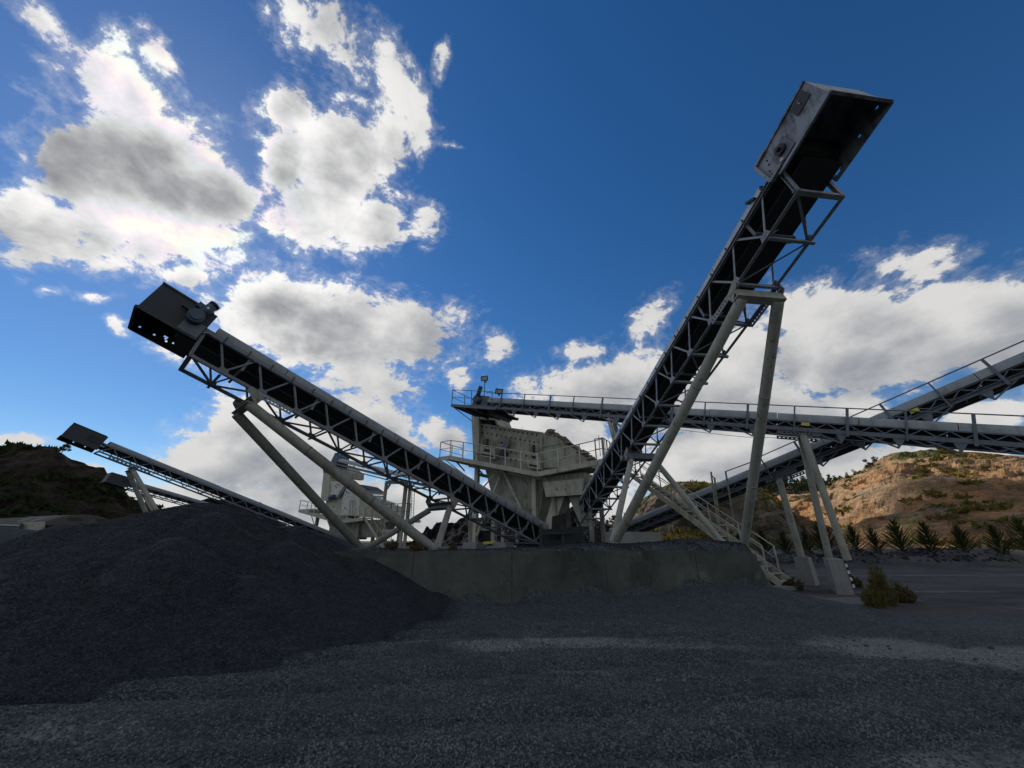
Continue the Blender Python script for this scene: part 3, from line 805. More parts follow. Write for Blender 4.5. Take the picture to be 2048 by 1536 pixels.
# ------------------------------------------------------------------ stockpile conveyors
def hood(fr, root, W, H, s0, s1, seg, rise, mat='galv', side=0.10, lean=0.0, wobble=0.012):
    """covers of bent sheet over the belt, one part per sheet"""
    k = 0
    s = s0
    while s > s1 + 0.05:
        e = max(s - seg, s1)
        prof = []
        m = 9
        for i in range(m + 1):
            a = math.pi * i / m
            prof.append((W / 2 - (W / 2 + .035) * math.cos(a), side + rise * math.sin(a) ** 0.8))
        prof = [(-.035, 0)] + prof + [(W + .035, 0)]
        dz = random.uniform(-wobble, wobble)
        vs, fs = [], []
        np_ = len(prof)
        for st in (s - .01, e + .01):
            for b, n in prof: vs.append(fr.P(st, b, H + n + dz))
            for b, n in prof: vs.append(fr.P(st, W / 2 + (b - W / 2) * .975, H + n * .97 - .006 + dz))
        for i in range(np_ - 1):
            a = i; c = 2 * np_ + i
            fs.append((a, a + 1, c + 1, c)); fs.append((np_ + a, np_ + c, np_ + c + 1, np_ + a + 1))
        o = mesh_obj('cover_sheet', vs, fs, mat, root, True)
        s = e; k += 1
def stock_conveyor(fr, root, W, H, length, s_first, panel, mat):
    P, up = fr.P, fr.n
    for b in (0, W):
        beam('lower_chord', P(.04, b, 0), P(-length, b, 0), .085, .085, mat, root, 'L', up)
        beam('upper_chord', P(.30, b, H), P(-length, b, H), .09, .11, mat, root, 'C', up)
    # Warren sides and floor bracing
    k = 0
    while s_first + panel * k < length - .1:
        s = -(s_first + panel * k)
        for b, off in ((0, -.012), (W, .012)):
            for ds in (panel * .46, -panel * .46):
                e = max(-length, min(.25, s + ds))
                beam('diagonal_brace', P(s, b + off, .03), P(e, b + off, H - .03), .05, .05, mat, root, 'L', fr.w)
        beam('cross_member', P(s, -.01, -.05), P(s, W + .12, -.05), .07, .07, mat, root, 'L', up)
        for b, off in ((-.02, -.012), (W + .02, .012)):
            plate('node_gusset', [P(s - .15, b, -.03), P(s + .15, b, -.03), P(s + .10, b, .13), P(s - .10, b, .13)], fr.w * off, mat, root)
        nx = -min(length, s_first + panel * (k + 1))
        a, c = (0, W) if k % 2 else (W, 0)
        beam('floor_brace', P(s, a, -.01), P(nx, c, -.01), .045, .045, mat, root, 'L', up)
        if k % 2 == 0:
            beam('sway_brace', P(s, .03, .04), P(s, W - .03, H - .05), .04, .04, mat, root, 'L', fr.u)
        k += 1
    # end frame
    for b in (0, W): beam('end_post', P(0.02, b, 0), P(.12, b, H), .10, .08, mat, root, 'C', fr.u)
    beam('end_beam', P(0.0, -.03, .01), P(0.0, W + .03, .01), .10, .10, mat, root, 'C', up)
    beam('end_brace', P(0, .02, .02), P(-s_first, W - .02, .02), .05, .05, mat, root, 'L', up)
    # belt: carrying and return strands
    beam('belt', P(.5, W / 2, H + .14), P(-length, W / 2, H + .14), W * .78, .02, 'rubber', root, 'box', up)
    beam('return_belt', P(.5, W / 2, H * .5), P(-length, W / 2, H * .5), W * .88, .014, 'rubber', root, 'box', up)
    beam('belt_pan', P(.3, W / 2, H + .03), P(-length, W / 2, H + .03), W * .96, .01, 'black_steel', root, 'box', up)
    s = -.6
    while s > -length + .3:
        beam('idler_frame', P(s, 0, H + .075), P(s, W, H + .075), .06, .05, 'black_steel', root, 'box', up)
        s -= panel
    s = -1.1
    while s > -length + .3:
        i = tube('return_idler', P(s, .05, H * .55 - .06), P(s, W - .05, H * .55 - .06), .085, 'dark_steel', root, 8)
        for b in (.0, W - .0): beam('idler_bracket', P(s, b, H * .55 - .13), P(s, b, H - .04), .07, .02, 'dark_steel', i, 'box', fr.w)
        s -= panel * 2
    tube('cable_conduit', P(.1, -.06, H - .1), P(-length, -.06, H - .1), .03, 'black_steel', root, 6)
    # straps holding the covers down
    s = -.35
    while s > -length + .3:
        for b in (-.052, W + .052): beam('cover_clip', P(s, b, H - .07), P(s, b, H + .14), .03, .016, 'black_steel', root, 'box', fr.w)
        s -= panel * .62
def head_box(fr, root, W, n0, n1, s0, s1, b0, b1, mat, far_holes):
    P = fr.P
    ln, hh = s1 - s0, n1 - n0
    nx, ny = 27, 18
    sides = []
    a = holed_plate('side_plate', P(s0, b0, n0), fr.u * ln, fr.n * hh, fr.w * .012, nx, ny, set(), mat, root)
    c = holed_plate('side_plate', P(s0, b1, n0), fr.u * ln, fr.n * hh, fr.w * -.012, nx, ny, far_holes, mat, root)
    plate('front_plate', [P(s1, b0 + .013, n0), P(s1, b1 - .013, n0), P(s1, b1 - .013, n1), P(s1, b0 + .013, n1)], fr.u * -.012, mat, root)
    plate('top_plate', [P(s0 + .1, b0 + .013, n1), P(s1 - .013, b0 + .013, n1), P(s1 - .013, b1 - .013, n1), P(s0 + .1, b1 - .013, n1)], fr.n * -.012, mat, root)
    for b in (b0 - .002, b1 + .002):
        sg = 1 if b < b1 / 2 else -1
        beam('bottom_flange', P(s0, b - .02 * sg, n0 + .03), P(s1 + .01, b - .02 * sg, n0 + .03), .045, .07, mat, root, 'box', fr.n)
        beam('top_flange', P(s0 + .1, b - .012 * sg, n1), P(s1 + .01, b - .012 * sg, n1), .03, .045, mat, root, 'box', fr.n)
    beam('front_flange', P(s1 + .022, b0 - .02, n0 + .03), P(s1 + .022, b1 + .02, n0 + .03), .045, .06, mat, root, 'box', fr.n)
    for k in range(6):
        b = b0 + (b1 - b0) * (k + .5) / 6
        tube('bolt', P(s1 - .02, b, n1 + .012), P(s1 - .02, b, n1 + .03), .03, 'black_steel', root, 6)
    tube('head_pulley', P(s0 + .33, b0 + .05, n0 + .52), P(s0 + .33, b1 - .05, n0 + .52), .50, 'black_steel', root, 16)
    return a, c

# ---- right-hand conveyor rising over the yard
RR = thing('stockpile_conveyor', 'tall grey lattice conveyor rising to the right, boxed head against blue sky', 'conveyor', (5.3, 13.3, PAD))
stock_conveyor(FR, RR, 1.0, .90, 18.5, .96, 1.18, 'steel')
hood(FR, RR, 1.0, .95, -.35, -17.8, 2.1, .26, 'galv')
head_box(FR, RR, 1.0, .52, 1.42, .12, 1.50, -.12, 1.12, 'worn_plate', {(2, 1), (3, 1), (1, 2), (2, 2), (3, 2), (4, 2), (2, 3), (3, 3), (2, 4), (15, 3), (24, 4)})
P = FR.P
d = plate('inspection_door', [P(1.02, -.124, 1.02), P(1.38, -.124, 1.02), P(1.38, -.124, 1.34), P(1.02, -.124, 1.34)], FR.w * -.014, 'black_steel', RR)
beam('door_handle', P(1.2, -.15, 1.12), P(1.2, -.15, 1.24), .02, .02, 'steel', d, 'box')
plate('bearing_plate', [P(.22, -.124, .66), P(.66, -.124, .66), P(.66, -.124, 1.06), P(.22, -.124, 1.06)], FR.w * -.02, 'dark_steel', RR)
tube('bearing', P(.45, -.14, .92), P(.45, -.20, .92), .24, 'black_steel', RR, 14)
tube('shaft_end', P(.45, -.20, .92), P(.45, -.27, .92), .09, 'black_steel', RR, 10)
tube('tension_nut', P(.34, -.14, .70), P(.34, -.19, .70), .07, 'white', RR, 8)
fb = plate('rear_frame', [P(-.05, -.10, .66), P(.26, -.10, .66), P(.26, -.10, 1.40), P(-.05, -.10, 1.40)], FR.w * -.03, 'steel', RR)
for n in (.66, 1.40): beam('frame_channel', P(-.07, -.145, n), P(.28, -.145, n), .09, .07, 'steel', RR, 'C', FR.n)
beam('frame_channel', P(-.06, -.16, .66), P(-.06, -.16, 1.40), .07, .07, 'steel', RR, 'C', FR.w)
for q in ((.05, .9), (.13, 1.05), (.16, 1.18), (.04, .78)): tube('bolt', P(q[0], -.13, q[1]), P(q[0], -.15, q[1]), .04, 'black', RR, 6)
beam('bumper', P(-.55, -.06, .98), P(-.75, -.06, 1.16), .08, .05, 'black_steel', RR)
def legs(fr, root, sF, sR, baseN, baseF, W, dia, dia2, lm='beige_leg'):
    """front pair leaning to the head and rear pair sharing the same feet"""
    P = fr.P
    for s, dd in ((sF, dia), (sR, dia2)):
        cb = beam('leg_crossbeam', P(s, -.14, -.30), P(s, W + .14, -.30), .22, .24, lm if dd == dia else 'dark_steel', root, 'C', fr.n)
        for b in (-.13, W + .13):
            plate('gusset', [P(s - .12, b, -.40), P(s + .22, b, -.16), P(s + .22, b, .02), P(s - .20, b, -.12)], fr.w * .012, lm, cb)
    for side, base in ((0.03, baseN), (W - 0.03, baseF)):
        topF = P(sF, side, -.42)
        base = Vector(base)
        tube('leg', base, topF, dia, lm, root, 16)
        ax = (topF - base).normalized()
        for f in (.36, .70):
            q = base + (topF - base) * f
            tube('leg_flange', q - ax * .012, q + ax * .012, dia * 1.06, lm, root, 16)
        tube('foot_plate', base - Vector((0, 0, .02)), base + Vector((0, 0, .03)), dia * 1.7, lm, root, 12)
        topR = P(sR, side, -.42)
        b2 = base + Vector((0, .22, .02))
        tube('leg', b2, topR, dia2, lm, root, 14)
    # perforated bracket plates under the near and far chord
    for b in (-.06, W + .06):
        holes = {(i, 1) for i in range(1, 25, 2)}
        holed_plate('perforated_bracket', P(sF - 1.0, b, -.16), fr.u * 1.25, fr.n * .16, fr.w * .02, 25, 3, holes, 'steel', root)
gz = lambda x, y: float(ground_z(np.array(x), np.array(y)))
legs(FR, RR, -2.3, -9.75, (3.2, 13.0, gz(3.2, 13.0)), (7.34, 13.54, gz(7.3, 13.5) - .1), 1.0, .265, .21)

# ---- left-hand conveyor
RL = thing('stockpile_conveyor', 'dark lattice conveyor rising to the left with motor and box head over the gravel heap', 'conveyor', (-3.9, 14.0, PAD))
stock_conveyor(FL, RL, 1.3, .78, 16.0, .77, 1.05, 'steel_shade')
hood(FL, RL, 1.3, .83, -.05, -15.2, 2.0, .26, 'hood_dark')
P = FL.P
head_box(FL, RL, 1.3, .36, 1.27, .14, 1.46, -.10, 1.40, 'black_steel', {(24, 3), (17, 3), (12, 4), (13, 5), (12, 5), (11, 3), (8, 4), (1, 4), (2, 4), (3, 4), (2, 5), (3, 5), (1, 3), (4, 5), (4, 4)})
tube('gearbox', P(.48, -.11, .86), P(.48, -.38, .86), .38, 'motor', RL, 18)
tube('gearbox_cover', P(.48, -.38, .86), P(.48, -.43, .86), .28, 'motor', RL, 18)
mt = tube('motor', P(.44, -.25, 1.00), P(.36, -.25, 1.36), .25, 'motor', RL, 16)
tube('fan_cowl', P(.36, -.25, 1.36), P(.345, -.25, 1.43), .27, 'black', mt, 16)
beam('terminal_box', P(.58, -.26, 1.12), P(.56, -.26, 1.26), .14, .12, 'motor', mt)
beam('rating_plate', P(.41, -.385, 1.16), P(.40, -.385, 1.22), .05, .006, 'white', mt, 'box', FL.w)
beam('torque_arm', P(.52, -.2, .98), P(.86, -.14, 1.02), .10, .07, 'black_steel', RL)
plate('bearing_plate', [P(.16, -.115, .42), P(.62, -.115, .42), P(.62, -.115, .82), P(.16, -.115, .82)], FL.w * -.03, 'dark_steel', RL)
beam('box_stay', P(.02, -.08, .75), P(.50, -.125, .42), .05, .05, 'steel', RL, 'L')
legs(FL, RL, -1.75, -9.3, (-2.3, 12.55, gz(-2.3, 12.55)), (-5.55, 15.56, gz(-5.55, 15.56)), 1.3, .29, .23, 'beige_leg_shade')
# tail of both conveyors: pulley frames
for fr, root, W, L_ in ((FR, RR, 1.0, 18.5), (FL, RL, 1.3, 16.0)):
    tube('tail_pulley', fr.P(-L_ - .25, .1, .55), fr.P(-L_ - .25, W - .1, .55), .42, 'black_steel', root, 14)
    for b in (0, W): beam('tail_frame', fr.P(-L_ - .6, b, .35), fr.P(-L_ + .1, b, .6), .06, .22, 'dark_steel', root, 'box', fr.n)

# ------------------------------------------------------------------ plant conveyors with covers and a handrail
def plant_conveyor(fr, root, W, s_head, s_tail, posts, ties, mat='dark_steel', rail=True, rail_lo=None, lattice=.62, hoodmat='hood_mid', seg=2.4, detail=True):
    P, up = fr.P, fr.n
    for b in (0, W):
        beam('bottom_channel', P(s_head, b, .05), P(s_tail, b, .05), .09, .15, mat, root, 'C', up)
        beam('top_chord', P(s_head, b, .36), P(s_tail, b, .36), .06, .06, mat, root, 'L', up)
    s = s_head - .3; k = 0
    while s > s_tail:
        for b in ((0, W) if detail else (0,)):
            e = max(s - lattice * .5, s_tail)
            beam('lattice_bar', P(s, b, .13), P(e, b, .34), .032, .032, mat, root, 'L', fr.w)
            e2 = max(s - lattice, s_tail)
            beam('lattice_bar', P(e2, b, .13), P(e, b, .34), .032, .032, mat, root, 'L', fr.w)
        if k % 2 == 0:
            beam('cross_member', P(s, -.02, .04), P(s, W + .02, .04), .06, .06, mat, root, 'L', up)
            beam('idler_frame', P(s - .2, 0, .40), P(s - .2, W, .40), .05, .05, mat, root, 'box', up)
        if k % 4 == 0:
            tube('return_idler', P(s - .35, .05, .05), P(s - .35, W - .05, .05), .07, mat, root, 8)
        s -= lattice; k += 1
    beam('belt', P(s_head, W / 2, .44), P(s_tail, W / 2, .44), W * .8, .02, 'rubber', root, 'box', up)
    beam('return_belt', P(s_head, W / 2, .09), P(s_tail, W / 2, .09), W * .8, .012, 'rubber', root, 'box', up)
    hood(fr, root, W, .38, s_head - .2, s_tail, seg, .20, hoodmat, .16)
    if rail:
        lo = s_tail if rail_lo is None else rail_lo
        tube('handrail', P(s_head, -.07, .95), P(lo, -.07, .95), .045, mat, root, 8)
    for i, s in enumerate(posts):
        wd = .085 if i % 2 == 0 else .05
        beam('rail_post', P(s, -.07, -.10), P(s, -.07, .95), wd, .04, mat, root, 'box', fr.w)
    for s in ties:
        tr = plate('tie_gusset', [P(s - .18, -.03, -.03), P(s + .14, -.03, -.03), P(s - .02, -.03, -.36)], fr.w * .05, mat, root)
        beam('tie_strut', P(s - .02, 0, -.35), P(s + .75, 0, -.02), .05, .05, mat, root, 'L', fr.w)

RH = thing('feed_conveyor', 'long covered grey conveyor with handrail feeding the nearer beige screen house', 'conveyor', (11.0, 14.6, 0))
hposts = [14.2, 12.6, 10.94, 9.56, 8.0, 6.3, 4.67, 3.37, 1.8, .26, -1.28, -2.8, -4.34, -5.9, -7.4]
hties = [13.17, 11.72, 10.34, 8.87, 7.2, 5.6, 3.13, 1.6, -1.1, -2.59, -4.0, -5.6]
plant_conveyor(FH, RH, .95, 15.4, -9.0, hposts, hties)
P = FH.P
tube('tie_rod', P(6.5, 0, -.20), P(-9, 0, -.20), .03, 'dark_steel', RH, 6)
for s in (2.4, .9, -.2, -1.9, -3.3, -4.8, -6.4):
    beam('tie_strut', P(s, 0, -.20), P(s + .4, 0, -.02), .03, .03, 'dark_steel', RH, 'L', FH.w)
    beam('tie_strut', P(s, 0, -.20), P(s - .4, 0, -.02), .03, .03, 'dark_steel', RH, 'L', FH.w)
beam('switch_box', P(.05, -.03, .26), P(-.2, -.03, .26), .09, .12, 'yellow', RH, 'box', FH.n)
# pylon on its concrete plinth
def pylon(fr, root, W, pts, dia, ztop):
    for (x, y, z0), b in pts:
        tube('leg', (x, y, z0), fr.P(0.0, b, -.10), dia, 'beige_leg', root, 14)
    beam('leg_crossbeam', fr.P(0, -.1, -.09), fr.P(0, W + .1, -.09), .16, .14, mat_dark, root, 'C', fr.n)
    for b in (-.02, W + .02):
        holes = {(i, 1) for i in range(1, 19, 2)}
        holed_plate('perforated_bracket', fr.P(-.5, b, -.17), fr.u * 1.3, fr.n * .13, fr.w * .02, 19, 3, holes, mat_dark, root)
mat_dark = 'dark_steel'
pylon(FH, RH, .95, [((11.16, 14.05, 1.03), .04), ((11.58, 15.4, 1.03), .91)], .235, 5.4)
# second support standing on the screen house side
q = P(7.55, .05, -.02)
for b in (.05, .9):
    t0 = P(7.6, b, -.05); beam('support_post', Vector((t0.x + .28, t0.y, 5.4)), t0, .16, .16, 'beige', RH, 'C', FH.w)
beam('support_brace', P(7.5, .05, -.06), P(6.4, .05, -.75), .10, .10, 'beige_dark', RH, 'C', FH.w)

# head platform of the feed conveyor
def rail_run(root, pts, h, mat, d=.035, mid=True, posts=True, step=None):
    """handrail along a polyline of deck points"""
    pts = [Vector(p) for p in pts]
    for a, b in zip(pts[:-1], pts[1:]):
        tube('handrail', a + Vector((0, 0, h)), b + Vector((0, 0, h)), d, mat, root, 8)
        if mid: tube('mid_rail', a + Vector((0, 0, h * .52)), b + Vector((0, 0, h * .52)), d * .7, mat, root, 6)
        n = max(1, round((b - a).length / (step or 1.3)))
        for i in range(n + (1 if b is pts[-1] else 0)):
            q = a + (b - a) * (i / n)
            beam('rail_post', q, q + Vector((0, 0, h)), d * 1.15, d * 1.15, mat, root)
dk = FH
deck_n = -.16
plate('head_deck', [P(17.3, -.75, deck_n), P(14.0, -.75, deck_n), P(14.0, 1.7, deck_n), P(17.3, 1.7, deck_n)], FH.n * .06, 'black_steel', RH)
for b in (-.75, 1.7): beam('deck_edge', P(17.34, b, deck_n), P(13.9, b, deck_n), .05, .16, 'dark_steel', RH, 'box', FH.n)
beam('deck_edge', P(17.32, -.75, deck_n), P(17.32, 1.7, deck_n), .05, .16, 'dark_steel', RH, 'box', FH.n)
for s in (14.4, 15.3, 16.2): beam('deck_joist', P(s, -.75, deck_n - .12), P(s, 1.7, deck_n - .12), .08, .16, 'black_steel', RH, 'C', FH.n)
rail_run(RH, [P(14.2, -.75, deck_n), P(17.3, -.75, deck_n), P(17.3, 1.7, deck_n), P(14.2, 1.7, deck_n)], 1.02, 'dark_steel', .04, True, True, 1.5)
beam('deck_strut', P(17.2, -.6, deck_n - .1), P(15.9, -.2, deck_n - .75), .05, .05, 'dark_steel', RH, 'L')
prism8('head_casing', [P(15.2, .0, .05), P(16.4, .0, .05), P(16.4, .95, .05), P(15.2, .95, .05)], [P(15.2, .0, .74), P(16.3, .0, .80), P(16.3, .95, .80), P(15.2, .95, .74)], 'dark_steel', RH)
g = tube('gearbox', P(15.9, -.02, .42), P(15.9, -.36, .42), .44, 'motor', RH, 16)
tube('motor', P(15.9, -.2, .55), P(15.82, -.2, 1.28), .26, 'black_steel', RH, 14)
prism8('scraper_box', [P(13.9, .0, -.62), P(15.3, .0, -.30), P(15.3, .95, -.30), P(13.9, .95, -.62)], [P(14.0, .0, -.42), P(15.3, .0, -.05), P(15.3, .95, -.05), P(14.0, .95, -.42)], 'black_steel', RH)

RD = thing('feed_conveyor', 'covered grey conveyor climbing behind the level one towards the upper right', 'conveyor', (11.6, 17.3, 0))
dposts = [10.0, 8.7, 7.41, 5.96, 4.47, 3.0, 1.32, -.18]
plant_conveyor(FD, RD, .95, 12.0, -9.4, dposts, [8.3, 6.9, 5.3, 3.2, 1.7], rail_lo=-.5)
pylon(FD, RD, .95, [((11.75, 17.1, 1.0), .10)], .26, 4.1)
P = FD.P
beam('switch_box', P(5.25, -.03, .27), P(5.0, -.03, .27), .09, .12, 'yellow', RD, 'box', FD.n)
beam('tail_skirt', P(-9.0, -.05, .15), P(-9.9, -.05, .15), .06, .3, 'dark_steel', RD, 'box', FD.n)
tube('tail_pulley', P(-9.7, .1, .26), P(-9.7, .85, .26), .36, 'black_steel', RD, 12)
for b in (0, .95):
    a = P(-7.6, b, 0); beam('tail_leg', (a.x, a.y, PAD - .1), a, .12, .12, 'dark_steel', RD, 'C')

# plinths
def plinth(name, label, corners, z0, z1, flare=.06, mat='concrete'):
    ctr = sum((Vector((*c, 0)) for c in corners), Vector()) / 4
    lo = [Vector((*c, z0)) + (Vector((*c, 0)) - ctr).normalized() * flare for c in corners]
    hi = [Vector((*c, z1)) for c in corners]
    vs, fs = [], []
    return prism8(name, lo, hi, mat)
def rect(c, ax, hw, hl):
    ax = Vector(ax).normalized(); ay = Vector((-ax.y, ax.x))
    return [tuple(Vector(c) - ax * hl - ay * hw), tuple(Vector(c) + ax * hl - ay * hw), tuple(Vector(c) + ax * hl + ay * hw), tuple(Vector(c) - ax * hl + ay * hw)]
cpl = rect((11.36, 14.95), (FH.w.x, FH.w.y), .21, .86)
pt = thing('concrete_plinth', 'pale concrete plinth with black and white edge stripes under the level conveyor pylon', 'plinth', (11.36, 14.95, 0))
o = plinth('plinth_block', '', cpl, -.2, 1.04)
o.parent = pt; o.matrix_parent_inverse = WM[pt.name].inverted()
c0 = Vector((*cpl[0], 0))
fw = Vector((FH.w.x, FH.w.y, 0)); fx = Vector((fw.y, -fw.x, 0))
er = Vector((*cpl[0], 0)) if (Vector((*cpl[0], 0)) - Vector((*cpl[3], 0))).dot(fx) > 0 else Vector((*cpl[3], 0))
for i in range(8):
    z = .22 + i * .10
    q = er + fx * (.012 + .05 * (1.04 - z) / 1.2) - fw * (.02 + .05 * (1.04 - z) / 1.2)
    beam('hazard_stripe', q + Vector((0, 0, z)), q + Vector((0, 0, z + .098)), .05, .05, 'black' if i % 2 else 'white', pt, 'box', fw)
cp2 = rect((11.85, 17.2), (FD.w.x, FD.w.y), .24, .24)
tag(plinth('concrete_plinth', '', cp2, -.2, 1.01), 'darker concrete plinth under the climbing conveyor pylon, beyond the striped one', 'plinth')

# ------------------------------------------------------------------ screen houses
EX = Vector((-FH.u.x, -FH.u.y, 0)).normalized()          # along the screens, downhill
NB = Vector((FH.w.x, FH.w.y, 0))                          # away from the yard
class Stand:
    def __init__(s, O): s.O = Vector(O)
    def S(s, a, b, z): return Vector((s.O.x, s.O.y, 0)) + EX * a + NB * b + Vector((0, 0, z))
    def px(s, x, y, b): return at_plane(x, y, s.O + NB * b, NB)
    def face(s, name, pts, b, thick, mat, root): return plate(name, [s.px(x, y, b) for x, y in pts], NB * thick, mat, root)
    def solid(s, name, pts, b0, b1, mat, root):
        """outline on the near plane carried straight back"""
        return plate(name, [s.px(x, y, b0) for x, y in pts], NB * (b1 - b0), mat, root)

# ---- main screen house
A = Stand(at(1075, 945, 21.5))
S = A.S
SH = thing('screen_house', 'nearer beige screening plant with bolted screen box, hopper and walkway', 'screening plant', S(-2.5, 1.8, .9))
zb = lambda q: gz(q.x, q.y)
# columns on plinths
for a, ztop in ((-4.96, 6.55), (-.75, 5.25)):
    for b in (1.0, 3.0):
        beam('column', S(a, b, 1.5), S(a, b, ztop), .26, .26, 'beige', SH, 'I', NB)
beam('column', S(-3.3, 1.6, 1.5), S(-3.3, 1.6, 3.9), .20, .20, 'beige_dark', SH, 'I', NB)
beam('column', S(-2.2, 1.4, 1.5), S(-2.2, 1.4, 3.6), .18, .18, 'beige_dark', SH, 'I', NB)
for a, z in ((-4.96, 2.3), (-4.96, 5.6)): beam('tie_beam', S(a, 1.0, z), S(a, 3.0, z), .16, .18, 'beige', SH, 'C')
beam('tie_beam', S(-.75, 1.0, 3.1), S(-.75, 3.0, 3.1), .16, .18, 'beige', SH, 'C')
for b in (.95, 3.05): beam('main_girder', S(-5.6, b, 6.50 - .22), S(.25, b, 5.12 - .22), .2, .34, 'beige', SH, 'I', (0, 0, 1))
# V braces
top = S(-2.95, .85, 5.55)
tube('brace_tube', top, S(-4.75, .9, 1.9), .17, 'beige', SH, 10)
tube('brace_tube', top + EX * .15, S(-.85, .9, 1.9), .17, 'beige', SH, 10)
tube('brace_tube', S(-3.3, .9, 5.65), S(-4.9, .95, 4.3), .09, 'beige', SH, 8)
# hopper below the screen
def hopper(name, a0, a1, b0, b1, z0a, z0b, aa, ab, ba, bb, zA, zB, mat, root):
    return prism8(name, [S(aa, ba, zA), S(ab, ba, zB), S(ab, bb, zB), S(aa, bb, zA)], [S(a0, b0, z0a), S(a1, b0, z0b), S(a1, b1, z0b), S(a0, b1, z0a)], mat, root)
hp = hopper('hopper', -4.55, -.12, 1.12, 2.9, 6.3, 5.0, -3.75, -.55, 1.30, 2.7, 3.55, 3.25, 'beige_dark', SH)
hopper('hopper_mouth', -3.75, -.55, 1.30, 2.7, 3.54, 3.24, -2.6, -.9, 1.6, 2.4, 2.5, 2.4, 'beige_dark', SH)
for k, (a, z) in enumerate(((-3.3, 5.75), (-1.75, 5.32))):
    beam('hopper_rib', S(a, 1.10, z), S(a + .25, 1.27, 3.55 - k * .12), .05, .05, 'beige', hp, 'L', NB)
# screen box with bolts
bx = A.solid('screen_box', [(957, 849), (1010, 857), (1086, 867), (1086, 936), (958, 906)], 1.02, 2.85, 'beige', SH)
def bolts(p0, p1, n, d=.115, b=1.0, mat='black_steel'):
    for i in range(n):
        q = A.px(p0[0] + (p1[0] - p0[0]) * i / (n - 1), p0[1] + (p1[1] - p0[1]) * i / (n - 1), b)
        tube('bolt', q + NB * .03, q - NB * .015, d, mat, bx, 6)
bolts((964, 853), (1073, 870), 13); bolts((965, 865), (1078, 886), 13); bolts((1022, 904), (1062, 914), 5); bolts((1022, 918), (1042, 923), 3); bolts((999, 911), (1008, 914), 2)
A.face('stiffener', [(957, 846.5), (1086, 864.5), (1086, 867.5), (957, 849.5)], .97, .10, 'beige', SH)
A.face('stiffener', [(1078, 867), (1085, 868), (1085, 935), (1078, 933)], .93, .09, 'beige', SH)
c = A.px(1010, 888, 1.0)
fw_ = tube('drive_guard', c, c - NB * .30, .80, 'beige_dark', SH, 24)
tube('drive_hub', c - NB * .30, c - NB * .37, .46, 'steel', fw_, 18)
tube('drive_shaft', c - NB * .37, c - NB * .45, .14, 'black_steel', fw_, 10)
c2 = A.px(1010, 908, .85)
tube('motor', c2 + EX * .05, c2 - NB * .4, .42, 'black_steel', SH, 14)
def spring_mount(x0, x1, ytop, ybot, sl):
    f = lambda x, y: (x, y + (x - x0) * sl)
    o = A.face('spring_mount', [f(x0, ytop), f(x1, ytop), f(x1, ybot), f(x0, ybot)], .62, .35, 'beige', SH)
    A.face('spring_pocket', [f(x0 + 9, ytop + 4), f(x1 - 9, ytop + 4), f(x1 - 9, ytop + 10), f(x0 + 9, ytop + 10)], .60, .03, 'black', o)
    A.face('foot_opening', [f(x0 + 3, ybot - 7), f(x1 - 4, ybot - 7), f(x1 - 4, ybot - 3), f(x0 + 3, ybot - 3)], .60, .03, 'black', o)
    for k in range(3):
        q = A.px(*f(x0 + 5 + k * (x1 - x0 - 10) / 2, ytop - 1), .75)
        tube('spring', q, q + Vector((0, 0, .50)), .16, 'beige_dark' if k != 1 else 'black_steel', o, 8)
spring_mount(959, 990, 891, 912, .20)
spring_mount(1055, 1080, 905, 934, .20)
A.solid('screen_base', [(946, 899), (1087, 932), (1182, 922), (1182, 934), (1087, 953), (946, 922)], 1.06, 2.82, 'beige_dark', SH)
# feed end: chute and tall corner box
A.solid('feed_box', [(943, 833), (956, 834), (957, 906), (946, 904)], .70, 2.9, 'beige', SH)
A.face('box_rib', [(954, 834), (957, 834), (958, 906), (955, 906)], .62, .09, 'beige', SH)
A.solid('feed_chute', [(943, 826), (986, 832), (990, 840), (957, 838), (944, 834)], .75, 2.8, 'beige_dark', SH)
A.solid('chute_apron', [(986, 833), (989, 834), (996, 850), (993, 851)], .85, 2.7, 'beige_dark', SH)
A.solid('feed_lip', [(962, 840), (982, 842), (984, 850), (962, 848)], 1.1, 2.6, 'black_steel', SH)
# discharge hood with debris on its sloping roof
A.solid('discharge_hood', [(1086, 869), (1093, 861), (1100, 863), (1128, 886), (1181, 917), (1181, 928), (1087, 936)], .98, 2.9, 'beige', SH)
A.face('hood_seam', [(1087, 893), (1127, 885), (1127, 887.5), (1087, 895.5)], .95, .03, 'beige_dark', SH)
A.face('hood_seam', [(1128, 886), (1131, 888), (1131, 918), (1128, 918)], .95, .03, 'beige_dark', SH)
A.face('hood_flap', [(1089, 922), (1160, 914), (1160, 931), (1089, 936)], .92, .03, 'beige', SH)
rr = random.Random(5)
for i in range(34):
    f = i / 33
    x, y = 1098 + f * 86, 862 + f * 55
    if 0.32 < f < .38: y -= 1
    q = A.px(x, y - rr.uniform(0, 2), rr.uniform(1.0, 1.5)); s_ = rr.uniform(.10, .24)
    prism8('caked_rock', [q + Vector((rr.uniform(-s_, s_) + dx * s_, rr.uniform(-s_, s_) + dy * s_, -.08)) for dx, dy in ((-1, -1), (1, -1), (1, 1), (-1, 1))],
           [q + Vector((dx * s_ * .6, dy * s_ * .6, rr.uniform(.02, .12))) for dx, dy in ((-1, -1), (1, -1), (1, 1), (-1, 1))], 'rock_spill', SH)
